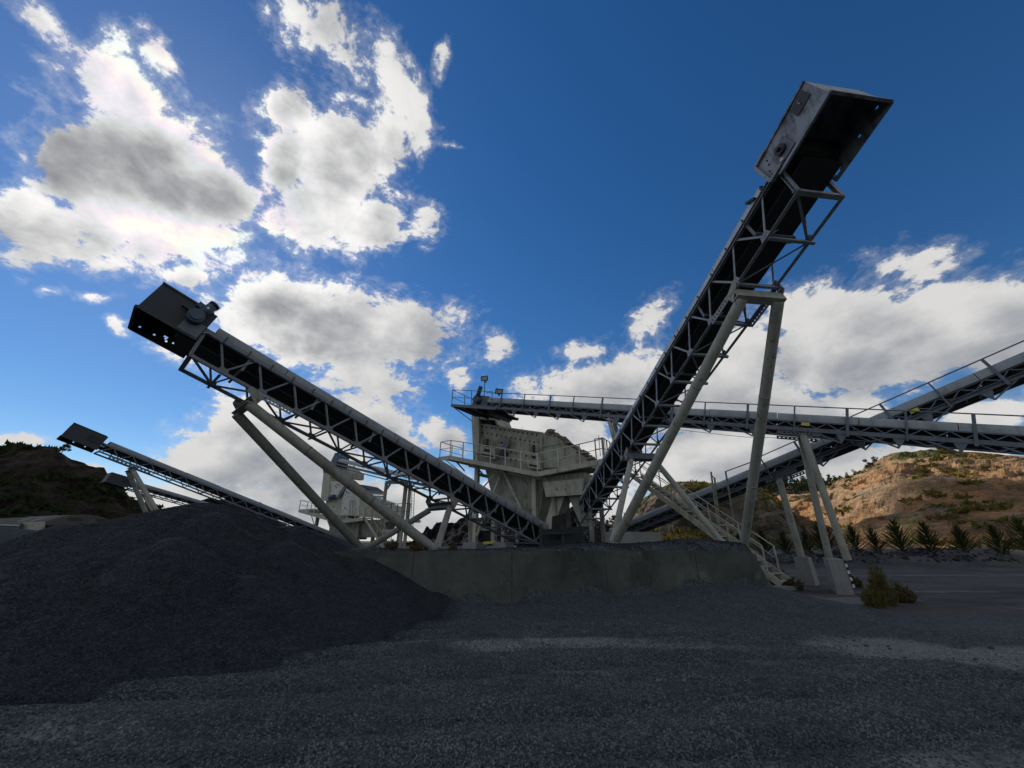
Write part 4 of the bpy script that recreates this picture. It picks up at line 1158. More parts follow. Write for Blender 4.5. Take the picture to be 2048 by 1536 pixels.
# discharge bin to the right
prism8('discharge_bin', [S(.30, .75, 3.92), S(2.25, .75, 3.92), S(2.25, 2.7, 3.92), S(.30, 2.7, 3.92)], [S(.06, .55, 5.0), S(2.55, .55, 5.02), S(2.55, 2.8, 5.02), S(.06, 2.8, 5.0)], 'beige_dark', SH)
prism8('bin_apron', [S(.22, .50, 3.86), S(2.35, .50, 3.86), S(2.35, .62, 3.86), S(.22, .62, 3.86)], [S(.08, .42, 4.66), S(2.5, .42, 4.68), S(2.5, .58, 4.68), S(.08, .58, 4.66)], 'beige', SH)
for k in range(9):
    a = .2 + k * .27
    beam('bin_slat', S(a, .47, 4.70), S(a, .47, 4.98), .05, .04, 'beige_dark', SH, 'box', NB)
for q in ((.95, 4.2), (1.45, 4.2)): tube('bolt', S(q[0], .42, q[1]), S(q[0], .50, q[1]), .07, 'black_steel', SH, 6)
prism8('outlet_chute', [S(-.25, .9, 2.1), S(.35, .9, 2.1), S(.35, 1.8, 2.1), S(-.25, 1.8, 2.1)], [S(.45, .95, 3.9), S(1.15, .95, 3.9), S(1.15, 2.0, 3.9), S(.45, 2.0, 3.9)], 'beige', SH)
prism8('outlet_chute', [S(2.0, 1.0, 2.3), S(2.5, 1.0, 2.3), S(2.5, 1.8, 2.3), S(2.0, 1.8, 2.3)], [S(1.35, .95, 3.9), S(2.0, .95, 3.9), S(2.0, 2.0, 3.9), S(1.35, 2.0, 3.9)], 'beige_dark', SH)
for a in (.55, 2.6):
    for b in (.9, 2.6): beam('column', S(a, b, .8), S(a, b, 4.6), .20, .20, 'beige_dark', SH, 'I', NB)
# walkway
P1, P2, P3 = A.px(900, 912, 0), A.px(1075, 945, 0), A.px(1207, 918, 0)
def deck(p, q, wd, mat='beige', drop=.20):
    plate('walkway_deck', [p, q, q + NB * wd, p + NB * wd], Vector((0, 0, -.05)), mat, SH)
    beam('walkway_edge', p + Vector((0, 0, -.10)), q + Vector((0, 0, -.10)), .05, .26, 'beige', SH, 'C')
deck(P1, P2 - EX * .01, .95); deck(P2, P3, .95)
e1 = P1 - EX * .05
plate('walkway_deck', [P1 - EX * .02, P1 - EX * 1.0, P1 - EX * 1.0 + NB * 3.4, P1 - EX * .02 + NB * 3.4], Vector((0, 0, -.05)), 'beige', SH)
rail_run(SH, [P1 - EX * .9 + NB * 2.4, P1 - EX * .9, P1, P2, P3], 1.05, 'rail_paint', .055, True, True, 1.15)
beam('walkway_edge', P1 - EX * 1.02 + Vector((0, 0, -.10)), P1 + Vector((0, 0, -.10)), .05, .26, 'beige', SH, 'C')
for f in (.06, .3, .55, .8):
    q = P1 + (P2 - P1) * f
    beam('walkway_bracket', q + Vector((0, 0, -.18)), q + NB * 1.1 + Vector((0, 0, -.75)), .07, .07, 'beige', SH, 'L')
beam('walkway_bracket', P1 - EX * .4 + Vector((0, 0, -.2)), S(-4.9, .95, 4.9), .07, .07, 'beige', SH, 'L')
lad = P3 - EX * .5
rail_run(SH, [P3 - EX * .45 + NB * .2, P3 + NB * .2, P3 + NB * 1.3], 1.15, 'motor', .045, True, True, .5)
for b in (.15, .6, 1.05): beam('hoop', P3 - EX * .2 + NB * b + Vector((0, 0, .2)), P3 - EX * .2 + NB * b + Vector((0, 0, 1.3)), .03, .03, 'motor', SH)

# plinths of the screen house
for (a, b), lab in (((-4.96, 1.0), 'square concrete block under the near left column of the beige screen house'), ((-3.25, 1.55), 'square concrete block just right of the yellow strip, under the beige screen house')):
    q = S(a, b, 0)
    tag(plinth('concrete_plinth', '', rect((q.x, q.y), (EX.x, EX.y), .52 if a < -4 else .45, .52 if a < -4 else .45), .6, 1.53, .03), lab, 'plinth')
q0, q1 = S(-4.35, 1.05, 1.48), S(-3.65, 1.3, 1.52)
yb = beam('yellow_strip', q0, q1, .10, .14, 'yellow')
tag(yb, 'crumpled yellow strip lying between two concrete blocks below the screen house', 'strip')

# floodlights by the conveyor head
def floodlight(base, tilt, pole, label):
    t = thing('floodlight', label, 'floodlight', base, 'floodlights on the feed conveyor head')
    base = Vector(base)
    if pole: tube('pole', base, base + Vector((0, 0, pole)), .045, 'black_steel', t, 8)
    c = base + Vector((0, 0, pole + .16)); f = Vector(tilt).normalized(); r = f.cross(Vector((0, 0, 1))).normalized(); u = r.cross(f)
    k = lambda x, y, z: c + r * x + u * y + f * z
    prism8('housing', [k(-.13, -.10, -.10), k(.13, -.10, -.10), k(.13, .10, -.10), k(-.13, .10, -.10)], [k(-.24, -.17, .06), k(.24, -.17, .06), k(.24, .17, .06), k(-.24, .17, .06)], 'black_steel', t)
    plate('lens', [k(-.17, -.11, .065), k(.17, -.11, .065), k(.17, .11, .065), k(-.17, .11, .065)], f * .012, 'glass', t)
    beam('bracket', k(-.05, -.18, -.02), k(-.05, -.28, -.02), .10, .03, 'black_steel', t)
Ph = FH.P
floodlight(Ph(16.3, .9, 1.0) , (-.25, -1, -.35), 1.05, 'square floodlight on a thin pole above the feed conveyor head')
floodlight(Ph(14.45, -.05, .86), (.35, -1, -.6), .05, 'tilted floodlight low on the feed conveyor cover, right of the motor')

# ---- stair from the screen house down to the yard on the right
def stair(root, top, foot, width, side, mat, n, rail_h=1.0, rails=True):
    top, foot = Vector(top), Vector(foot)
    d = foot - top
    for k in (0, 1):
        o = side * (width * k)
        beam('stringer', top + o, foot + o, .05, .24, mat, root, 'C')
        if rails:
            tube('handrail', top + o + Vector((0, 0, rail_h)), foot + o - d * .06 + Vector((0, 0, rail_h)), .05, mat, root, 8)
            tube('mid_rail', top + o + Vector((0, 0, rail_h * .55)), foot + o - d * .06 + Vector((0, 0, rail_h * .55)), .035, mat, root, 6)
            m = max(2, round(d.length / 1.5))
            for i in range(m + 1):
                q = top + d * (i / m * .94) + o
                beam('rail_post', q, q + Vector((0, 0, rail_h)), .045, .045, mat, root)
    for i in range(n):
        q = top + d * ((i + .5) / n)
        beam('tread', q + side * .03, q + side * (width - .03), .24, .03, mat, root)
ST = thing('stairway', 'beige steel stair with handrails descending to the yard behind the wall end', 'stairs', (9.66, 15.34, 0))
stair(ST, (6.5, 21.33, 4.94), (9.62, 15.40, .16), .75, Vector((.6, .32, 0)).normalized(), 'beige', 22)
for z in range(3): pass
beam('base_step', (9.30, 15.30, .06), (10.5, 15.85, .06), .5, .12, 'concrete', ST)

# access posts by the climbing conveyor
AL = thing('access_ladder', 'pair of tall beige ladder rails standing beside the climbing conveyor', 'ladder', at(1440, 1070, 17.5))
for (x0, y0), (x1, y1) in (((1422, 944), (1437, 1060)), ((1429, 955), (1441, 1068)), ((1451, 943), (1468, 1042)), ):
    beam('ladder_rail', at(x1, y1, 17.6), at(x0, y0, 17.2), .07, .07, 'beige', AL)
for i in range(7):
    f = i / 6
    beam('rung', at(1423 + 14 * f, 950 + 108 * f, 17.3), at(1430 + 11 * f, 958 + 106 * f, 17.3), .03, .03, 'beige', AL)
beam('ladder_tie', at(1437, 1050, 17.5), at(1468, 1050, 17.5), .06, .06, 'beige', AL)
tube('ladder_handrail', at(1451, 943, 17.2), at(1500, 925, 16.9), .045, 'dark_steel', AL, 8)

# messy steelwork and low walls under the conveyor tails
TB = thing('transfer_bunker', 'dark steel transfer bunker where both stockpile conveyors start', 'bunker', (2.6, 20.3, .9))
for i, (a0, a1) in enumerate((((1.2, 18.6, 1.95), (3.7, 20.6, 2.1)), ((1.2, 18.6, 1.2), (3.9, 20.2, 1.25)), ((.2, 19.2, 1.4), (4.6, 21.4, 1.5)))):
    beam('bunker_beam', a0, a1, .14, .2, 'black_steel', TB, 'I')
for x, y in ((1.3, 18.7), (2.4, 19.6), (3.5, 20.4), (.6, 20.6), (4.4, 21.6)):
    beam('bunker_post', (x, y, .7), (x, y, 2.3), .14, .14, 'black_steel', TB, 'I')
plate('bunker_wall', [(1.5, 19.3, .8), (3.6, 21.0, .8), (3.6, 21.0, 2.3), (1.5, 19.3, 2.1)], (-.1, .15, 0), 'black_steel', TB)
plate('rubber_skirt', [(1.9, 19.5, 1.7), (2.6, 20.1, 1.7), (2.7, 20.2, 2.9), (2.0, 19.6, 2.7)], (-.06, .1, 0), 'rubber', TB)
lb = prism8('concrete_block', [Vector(v) for v in ((4.15, 17.6, .7), (6.6, 18.3, .7), (6.5, 18.7, .7), (4.05, 18.0, .7))], [Vector(v) for v in ((4.15, 17.6, 1.98), (6.6, 18.3, 1.98), (6.5, 18.7, 1.98), (4.05, 18.0, 1.98))], 'concrete')
tag(lb, 'low concrete block wall behind the foot of the right conveyor legs', 'block')
b2 = beam('concrete_slab', at(1057, 1097, 15), at(1080, 1097, 15.1), .22, .11, 'concrete')
tag(b2, 'small pale concrete slab on the gravel below the left conveyor tail', 'slab')

# ------------------------------------------------------------------ second screen house, farther left
B = Stand(at(677, 1040, 42))
S2 = B.S
SB = thing('screen_house', 'farther beige screening plant with white panels and stair, behind the left conveyor legs', 'screening plant', S2(1, 2, .9))
B.solid('feed_box', [(647, 944), (660, 946), (656, 1001), (641, 1001)], .8, 3.2, 'beige', SB)
B.solid('feed_box_cap', [(646, 938), (661, 941), (661, 947), (646, 945)], .75, 3.2, 'motor', SB)
B.solid('feed_chute', [(661, 925), (682, 928), (692, 938), (700, 944), (699, 956), (692, 957), (690, 948), (662, 944)], 1.0, 3.0, 'beige_dark', SB)
p1 = B.solid('screen_panel', [(655, 961), (685, 964), (689.5, 971), (672, 995), (652, 1001)], 1.0, 3.0, 'white_panel', SB)
p2 = B.solid('screen_panel', [(692, 977), (699, 979), (719.5, 995), (718, 1031), (681, 1031), (684, 1000)], 1.0, 3.0, 'white_panel', SB)
B.face('panel_edge', [(689, 969), (692, 975), (676, 997), (673, 994)], .9, .10, 'dark_steel', SB)
for i in range(4):
    x = 672 + i * 2.1
    B.face('faded_red_mark', [(x, 968.2), (x + 1.5, 968.5), (x + 1.5, 970.6), (x, 970.2)], .985, .016, 'red', p1)
for x, y in ((670, 971), (672.5, 973), (692, 982), (695, 984), (688, 1014), (691, 1016)):
    B.face('slot', [(x, y), (x + 1.6, y + .4), (x + 1.8, y + 3.2), (x + .2, y + 2.8)], .98, .02, 'black', p1 if x < 680 else p2)
for x, y in ((658, 972), (664, 976), (669, 979), (662, 982), (668, 989), (691, 990), (697, 993), (703, 994), (709, 996), (682, 1018), (686, 1021), (687, 1006)):
    q = B.px(x, y, 1.0); tube('bolt', q, q - NB * .03, .10, 'black_steel', p1 if x < 680 else p2, 6)
for x in (699, 704, 709): B.face('panel_rib', [(x, 1000), (x + 2, 1000.5), (x + 1, 1031), (x - 1, 1031)], .93, .07, 'beige', SB)
c = B.px(664, 994, .8)
tube('motor', c - EX * .45, c + EX * .45, .5, 'motor', SB, 14)
B.solid('discharge_hood', [(719, 996), (735, 1000), (770, 1010), (770, 1038), (720, 1033)], 1.05, 3.4, 'beige', SB)
B.solid('hood_roof', [(706, 967), (727, 971), (741, 981), (722, 985)], 1.6, 3.6, 'black_steel', SB)
for k in range(4):
    y = 984 + k * 6.2; x0 = 728 + k * 5.4; x1 = 765 + k * 1.6
    B.face('hood_slat', [(x0, y), (x1, y + 1), (x1 + .6, y + 5.6), (x0 + 4, y + 4.8)], 1.2 - k * .03, .10, 'galv', SB)
B.face('hood_frame', [(729, 980), (765, 983), (766, 986), (729, 983)], 1.0, .2, 'beige_dark', SB)
B.solid('screen_body', [(652, 960), (690, 968), (722, 988), (768, 1004), (768, 1036), (652, 1030)], 1.3, 2.9, 'beige', SB)
Q1, Q2, Q3 = B.px(598, 1019, 0), B.px(677, 1041, 0), B.px(727, 1035, 0)
for p, q in ((Q1, Q2), (Q2 + EX * .01, Q3)):
    plate('walkway_deck', [p, q, q + NB * 1.0, p + NB * 1.0], Vector((0, 0, -.06)), 'beige', SB)
    beam('walkway_edge', p + Vector((0, 0, -.14)), q + Vector((0, 0, -.14)), .06, .34, 'beige', SB, 'C')
plate('walkway_deck', [Q1, Q1 + EX * 2.2, Q1 + EX * 2.2 + NB * 3.6, Q1 + NB * 3.6], Vector((0, 0, -.3)), 'beige', SB)
rail_run(SB, [Q1 + NB * 3, Q1, Q2, Q3], 1.05, 'rail_paint', .065, True, True, 1.6)
for a, zt in ((-5.6, 5.6), (2.2, 3.7), (6.3, 3.8)):
    for b in (1.1, 3.1): beam('column', S2(a, b, .7), S2(a, b, zt), .3, .3, 'beige_dark', SB, 'I', NB)
beam('walkway_bracket', Q1 + EX * 1.5 + NB * .6 + Vector((0, 0, -.3)), S2(-5.4, 1.1, 2.6), .10, .10, 'dark_steel', SB, 'L')
prism8('hopper', [S2(-2.4, 1.5, 1.7), S2(1.4, 1.5, 1.7), S2(1.4, 2.9, 1.7), S2(-2.4, 2.9, 1.7)], [S2(-5.0, 1.2, 5.0), S2(2.0, 1.2, 3.6), S2(2.0, 3.2, 3.6), S2(-5.0, 3.2, 5.0)], 'beige_dark', SB)
prism8('hopper', [S2(2.3, 1.4, 1.9), S2(4.6, 1.4, 1.9), S2(4.6, 2.9, 1.9), S2(2.3, 2.9, 1.9)], [S2(2.1, 1.2, 3.7), S2(6.2, 1.2, 3.6), S2(6.2, 3.2, 3.6), S2(2.1, 3.2, 3.7)], 'beige_dark', SB)
stair(SB, Q3 + NB * .1, B.px(769, 1099, 0) , .9, NB, 'beige', 16)
# portal frame and gallery right of it
for x, yb in ((773, 1040), (821, 1040)):
    a, b_ = B.px(x, 966, 1.2), B.px(x - 2, yb + 62, 1.2)
    a.z = a.z; beam('portal_post', (a.x, a.y, .7), a, .28, .28, 'beige_dark', SB, 'I')
beam('portal_beam', B.px(771, 965, 1.2), B.px(823, 965, 1.2), .3, .3, 'beige_dark', SB, 'I')
for (x0, y0), (x1, y1) in (((774, 978), (781, 967)), ((820, 978), (812, 967))): beam('portal_knee', B.px(x0, y0, 1.2), B.px(x1, y1, 1.2), .16, .16, 'beige_dark', SB)
g0, g1 = B.px(768, 1039, .6), B.px(818, 1039, .6)
plate('gallery_deck', [g0, g1, g1 + NB * 1.6, g0 + NB * 1.6], (0, 0, -.25), 'beige_dark', SB)
rail_run(SB, [g0, g1], 1.5, 'motor', .06, True, True, .9)
beam('gallery_beam', B.px(765, 1062, 1.0), B.px(822, 1062, 1.0), .2, .3, 'beige', SB, 'C')
for x in (824, 829):
    a, b_ = B.px(x, 980, .8), B.px(x - 3, 1056, .8); beam('cage_ladder_rail', b_, a, .05, .05, 'motor', SB)
for k in range(12):
    y = 984 + k * 6
    beam('cage_ladder_rung', B.px(823.5 - k * .25, y, .8), B.px(828.5 - k * .25, y, .8), .03, .03, 'motor', SB)
FH2 = Frame(at(671, 929, 42), FH.u, -1)
RH2 = thing('feed_conveyor', 'distant covered conveyor feeding the farther screen house, seen through the left truss', 'conveyor', FH2.P(-3, .5, -7))
plant_conveyor(FH2, RH2, 1.2, .6, -24, [], [], rail=False, lattice=.8, detail=False)
prism8('head_casing', [FH2.P(-.4, -.1, -.4), FH2.P(1.0, -.1, -.4), FH2.P(1.0, 1.3, -.4), FH2.P(-.4, 1.3, -.4)], [FH2.P(-.2, -.1, .9), FH2.P(.6, -.1, 1.2), FH2.P(.6, 1.3, 1.2), FH2.P(-.2, 1.3, .9)], 'motor', RH2)
beam('walkway', FH2.P(-1, -.3, -.2), FH2.P(-24, -.3, -.2), .7, .06, 'dark_steel', RH2, 'box', FH2.n)
for s in (-11, -19):
    a = FH2.P(s, .5, -.1); beam('support_post', (a.x, a.y, .7), a, .3, .3, 'beige_dark', RH2, 'I')

# ---- distant stockpile conveyors on the left
def far_conveyor(a, b, W, label, legs_s, sc=1.0):
    fr = Frame(a, Vector(a) - Vector(b), -1)
    ln = (Vector(a) - Vector(b)).length
    root = thing('stockpile_conveyor', label, 'conveyor', fr.P(-legs_s, W / 2, -5))
    plant = 'dark_steel'
    for b_ in (0, W):
        beam('bottom_chord', fr.P(0, b_, 0), fr.P(-ln, b_, 0), .09, .10, plant, root, 'L', fr.n)
        beam('top_chord', fr.P(.2, b_, .55), fr.P(-ln, b_, .55), .08, .12, plant, root, 'C', fr.n)
        s = 0; k = 0
        while s > -ln + 1:
            beam('diagonal_brace', fr.P(s, b_, .02), fr.P(s - .6, b_, .52), .05, .05, plant, root, 'L', fr.w)
            beam('diagonal_brace', fr.P(s - 1.2, b_, .02), fr.P(s - .6, b_, .52), .05, .05, plant, root, 'L', fr.w)
            if b_ == 0 and k % 2 == 0: beam('cross_member', fr.P(s, 0, .0), fr.P(s, W, .0), .07, .07, plant, root, 'L', fr.n)
            s -= 1.2; k += 1
    beam('belt', fr.P(.4, W / 2, .62), fr.P(-ln, W / 2, .62), W * .8, .03, 'rubber', root, 'box', fr.n)
    beam('return_belt', fr.P(.4, W / 2, .33), fr.P(-ln, W / 2, .33), W * .8, .02, 'rubber', root, 'box', fr.n)
    hood(fr, root, W, .58, -.2, -ln, 2.6, .24, 'hood_dark', .12)
    head_box(fr, root, W, .0, 1.05, 0.1, 2.1, -.12, W + .12, 'black_steel', {(24, 15), (7, 3), (16, 3)})
    holed = plate('side_opening', [fr.P(.25, -.125, .35), fr.P(.95, -.125, .35), fr.P(.95, -.125, .8), fr.P(.25, -.125, .8)], fr.w * -.02, 'black', root)
    s = -legs_s
    beam('leg_crossbeam', fr.P(s, -.2, -.25), fr.P(s, W + .2, -.25), .25, .25, 'dark_steel', root, 'C', fr.n)
    holes = {(i, 1) for i in range(1, 21, 2)}
    holed_plate('perforated_bracket', fr.P(s - 1.0, -.05, -.2), fr.u * 2.6, fr.n * .18, fr.w * .03, 21, 3, holes, 'dark_steel', root)
    hx = Vector((fr.u.x, fr.u.y, 0)).normalized()
    for b_, off in ((0.05, -1.6), (W - .05, 1.6)):
        t = fr.P(s, b_, -.3); f = Vector((t.x, t.y, .6)) - hx * t.z * .62 + fr.w * off
        f.z = gz(f.x, f.y) - .1
        tube('leg', f, t, .30 * sc, 'beige_leg', root, 12)
    return fr
far_conveyor(at(196, 902, 27), at(700, 1098, 40), 1.3, 'slender covered conveyor rising behind the gravel heap at left', 2.3)
far_conveyor(at(257, 977, 42), at(520, 1050, 52), 1.3, 'smaller distant covered conveyor below and behind the slender left one', 1.6)

# ------------------------------------------------------------------ vegetation
def blades(specs):
    """specs: (root, tip, half width vector) -> thin leaf triangles"""
    vs, fs = [], []
    for r, t, w in specs:
        i = len(vs); vs += [r - w, r + w, t]; fs.append((i, i + 1, i + 2))
    return vs, fs
def taper(pts, rads, n=6):
    vs, fs = [], []
    for k, (p, r) in enumerate(zip(pts, rads)):
        d = (pts[min(k + 1, len(pts) - 1)] - pts[max(k - 1, 0)]).normalized()
        x = d.cross(Vector((.3, 1, .1))).normalized(); y = d.cross(x)
        for i in range(n):
            a = 2 * math.pi * i / n; vs.append(p + x * (r * math.cos(a)) + y * (r * math.sin(a)))
    for k in range(len(pts) - 1):
        for i in range(n): fs.append((k * n + i, k * n + (i + 1) % n, (k + 1) * n + (i + 1) % n, (k + 1) * n + i))
    return vs, fs
def local_mesh(name, vs, fs, mat):
    me = bpy.data.meshes.new(name); me.from_pydata([tuple(v) for v in vs], [], fs); me.materials.append(M[mat]); return me
def young_conifer(seed):
    """upswept, feathery branches round a thin leader (about 2 m)"""
    r = random.Random(seed)
    H = 2.1
    tv, tf = taper([Vector((0, 0, -.3)), Vector((.03, 0, .7)), Vector((0, .03, 1.4)), Vector((0, 0, H))], [.06, .045, .028, .006])
    sp = []
    z = .12
    while z < H - .06:
        f = z / H
        nb_ = 6 if f < .75 else 4
        ph = r.uniform(0, 6.28)
        for k in range(nb_):
            az = ph + 2 * math.pi * k / nb_ + r.uniform(-.3, .3)
            el = math.radians(30 + 28 * f + r.uniform(-8, 8))
            ln = (1.28 * (1 - f) + .16) * r.uniform(.75, 1.1)
            d = Vector((math.cos(az) * math.cos(el), math.sin(az) * math.cos(el), math.sin(el)))
            side = d.cross(Vector((0, 0, 1))).normalized()
            n = int(14 + ln * 34)
            base = Vector((0, 0, z))
            sp.append((base, base + d * ln, side * .012))
            for i in range(n):
                t = (i + r.random()) / n
                p = base + d * (ln * (.08 + .9 * t)) + Vector((0, 0, .10 * t * t * ln))
                for s in (-1, 1):
                    nd = (d * 1.0 + side * s * r.uniform(.25, .8) + Vector((0, 0, r.uniform(-.1, .45)))).normalized()
                    L = r.uniform(.12, .24) * (1 - .35 * t)
                    wv = nd.cross(Vector((r.uniform(-1, 1), r.uniform(-1, 1), r.uniform(-1, 1)))).normalized() * .013
                    sp.append((p, p + nd * L, wv))
        z += .155
    cv, cf = blades(sp)
    return local_mesh('trunk', tv, tf, 'bark'), local_mesh('crown', cv, cf, 'needle')
def broad_tree(seed, H=6.0, spread=.42, leaves=900, lf=.16, mat='farleaf', lean=0.0):
    r = random.Random(seed)
    pts = [Vector((0, 0, -.3)), Vector((lean * .2, .05, H * .3)), Vector((lean * .5, -.05, H * .6)), Vector((lean, 0, H * .86))]
    tv, tf = taper(pts, [H * .03, H * .024, H * .016, H * .004])
    blobs = []
    for i in range(11):
        f = r.uniform(.38, .98); az = r.uniform(0, 6.28)
        rad = H * spread * (1.05 - .55 * f) * r.uniform(.25, 1.0)
        c = Vector((lean * f + math.cos(az) * rad, math.sin(az) * rad, H * f))
        blobs.append((c, H * r.uniform(.08, .16)))
        a = pts[1].lerp(pts[3], max(0, (f - .4)) * .9)
        bv, bf = taper([a, a.lerp(c, .6) + Vector((0, 0, -.02 * H)), c], [H * .012, H * .008, H * .003], 4)
        o = len(tv); tv += bv; tf += [tuple(q + o for q in g) for g in bf]
    sp = []
    for i in range(leaves):
        c, s = r.choice(blobs)
        d = Vector((r.gauss(0, 1), r.gauss(0, 1), r.gauss(0, .75))).normalized() * s * (r.random() ** .4)
        p = c + d
        nd = Vector((r.gauss(0, 1), r.gauss(0, 1), r.gauss(0, 1))).normalized()
        sp.append((p, p + nd * lf * r.uniform(.7, 1.4), nd.cross(Vector((r.gauss(0, 1), r.gauss(0, 1), .3))).normalized() * lf * .45))
    cv, cf = blades(sp)
    return local_mesh('trunk', tv, tf, 'bark'), local_mesh('crown', cv, cf, mat)
def place_tree(name, parts, loc, sc, rz, label, cat='tree', group=None, names=('trunk', 'crown')):
    m = Matrix.Translation(Vector(loc)) @ Matrix.Rotation(rz, 4, 'Z') @ Matrix.Diagonal((sc, sc, sc, 1))
    e = thing(name, label, cat, loc, group)
    for nm, me in zip(names, parts): put(bpy.data.objects.new(nm, me), m, e)
    return e
con = [young_conifer(s) for s in (1, 2, 3, 4, 5)]
ORD = ['first', 'second', 'third', 'fourth', 'fifth', 'sixth', 'seventh', 'eighth', 'ninth', 'tenth', 'eleventh', 'twelfth']
row = [(1484, 1088), (1532, 1082), (1575, 1070), (1619, 1066), (1655, 1057), (1718, 1060), (1758, 1060), (1809, 1056), (1868, 1056), (1936, 1056), (2007, 1051), (2066, 1052)]
for i, (x, ytop) in enumerate(row):
    Y = 30.0 if x < 1600 else 28.8
    r = ray(x, 1112); base = EYE + r * (Y / r.y)
    base.z = gz(base.x, base.y) - .05
    r2 = ray(x, ytop); ht = (EYE + r2 * (Y / r2.y)).z - base.z
    place_tree('young_conifer', con[(i * 3) % 5], base, max(.75, ht / 1.85) * (.85 + .3 * ((i * 37) % 10) / 10), i * 1.3, 'young dark conifer, %s from the left in the row below the quarry hill' % ORD[i], 'tree', 'young conifers along the berm')
# trees on the skylines
bt = [broad_tree(11, 6, .45, 900, .34), broad_tree(12, 6, .28, 700, .30), broad_tree(13, 6, .40, 700, .34, lean=.8)]
for (x, yb, yt, k, lab) in ((1742, 946, 918, 0, 'rounded dark tree on the left shoulder of the quarry hill'), (1757, 934, 912, 2, 'slim leaning tree on the quarry hill skyline, right of the rounded one'),
                            (1711, 956, 938, 1, 'small dark tree lower on the quarry hill slope, left of the rounded one'), (1697, 961, 944, 1, 'smallest dark tree lowest on the quarry hill skyline')):
    base = at(x, yb, 0); dist = 205.0
    r = ray(x, yb); hh = math.hypot(r.x, r.y); base = EYE + r * (dist / hh)
    r2 = ray(x, yt); ht = (EYE + r2 * (dist / math.hypot(r2.x, r2.y))).z - base.z
    place_tree('hillside_tree', bt[k], base, ht / 6.2, x, lab, 'tree', 'trees on the hill skylines')
r = ray(121, 912); base = EYE + r * (132 / math.hypot(r.x, r.y))
place_tree('hillside_tree', bt[0], base, .55, 2, 'lone small tree on the dark left hill skyline', 'tree', 'trees on the hill skylines')
# bush by the striped plinth
def bush(seed, H, R, n, mat, leaf):
    r = random.Random(seed); sp = []; st_v, st_f = [], []
    for i in range(n):
        az, rr_ = r.uniform(0, 6.28), R * math.sqrt(r.random())
        h = H * (1 - .55 * (rr_ / R) ** 2) * r.uniform(.6, 1.1)
        p0 = Vector((math.cos(az) * rr_ * .7, math.sin(az) * rr_ * .7, -.05)); p1 = Vector((math.cos(az) * rr_ * 1.1, math.sin(az) * rr_ * 1.1, h))
        bv, bf = taper([p0, p0.lerp(p1, .5) + Vector((r.uniform(-.03, .03), r.uniform(-.03, .03), 0)), p1], [.008, .006, .002], 3)
        o = len(st_v); st_v += bv; st_f += [tuple(q + o for q in g) for g in bf]
        for k in range(int(16 * h / H) + 4):
            t = r.uniform(.1, 1); p = p0.lerp(p1, t)
            d = Vector((r.gauss(0, .7), r.gauss(0, .7), r.uniform(.1, 1))).normalized()
            sp.append((p, p + d * leaf * r.uniform(.6, 1.4), d.cross(Vector((r.gauss(0, 1), r.gauss(0, 1), .2))).normalized() * leaf * .22))
    cv, cf = blades(sp)
    return local_mesh('stems', st_v, st_f, 'bark'), local_mesh('foliage', cv, cf, mat)
bm_ = bush(4, 1.05, .27, 110, 'bushleaf', .075)
b0 = (10.05, 11.75); place_tree('bush', bm_, (*b0, gz(*b0)), 1.0, 0, 'olive green bush growing in front of the striped concrete plinth', 'bush', None, ('stems', 'foliage'))
b1 = (9.62, 11.6); place_tree('bush', bush(5, .55, .30, 50, 'bushleaf', .08), (*b1, gz(*b1)), 1, 0, 'low weedy bush at the left foot of the olive bush', 'bush', None, ('stems', 'foliage'))
wd = bush(6, .45, .35, 60, 'weed', .12)
for k, (x, y, sc, lab) in enumerate(((-2.75, 11.95, .55, 'dark weed clump on the wall top left of the conveyor foot'), (-1.7, 12.1, .35, 'small weed tuft on the wall top right of the conveyor foot'), (-3.4, 11.8, .5, 'weed clump at the left end of the wall beside the heap'),
                                     (10.6, 17.1, 1.2, 'dry weeds left of the darker plinth'), (10.2, 15.6, .8, 'dry weeds between stair foot and plinth'), (12.9, 16.3, .8, 'dry weeds behind the striped plinth'), (10.95, 12.3, 1.0, 'thin weeds at the right side of the olive bush'))):
    place_tree('weeds', wd, (x, y, gz(x, y)), sc, k * 1.7, lab, 'weeds', 'weeds round the yard', ('stems', 'foliage'))

# far wood along the ridge: one mass
def far_wood():
    r = random.Random(9); sp = []
    for i in range(420):
        x = 1200 + 900 * r.random()
        cx = [1180, 1230, 1300, 1380, 1440, 1500, 1560, 1620, 1680, 1760, 1900, 2100]; cy = [1060, 1046, 1020, 992, 978, 970, 966, 966, 968, 975, 985, 1000]
        y = float(np.interp(x, cx, cy)); dist = 326 + r.uniform(-40, 6)
        rr_ = ray(x, y + 3 + (326 - dist) * .35); b = EYE + rr_ * (dist / math.hypot(rr_.x, rr_.y))
        h = r.uniform(4.5, 8.5); w = h * r.uniform(.22, .36)
        for k in range(34):
            f = r.random(); az = r.uniform(0, 6.28); rad = w * (1.1 - f) * r.uniform(.3, 1)
            p = b + Vector((math.cos(az) * rad, math.sin(az) * rad, h * f - 1))
            d = Vector((r.gauss(0, .6), r.gauss(0, .6), r.uniform(-.3, 1))).normalized()
            sp.append((p, p + d * 1.5, d.cross(Vector((r.gauss(0, 1), r.gauss(0, 1), .2))).normalized() * .55))
    vs, fs = blades(sp)
    o = mesh_obj('far_wood', vs, fs, 'farleaf', None, False, 'stuff')
    o['label'] = 'dark wood along the far ridge'; o['category'] = 'wood'
far_wood()
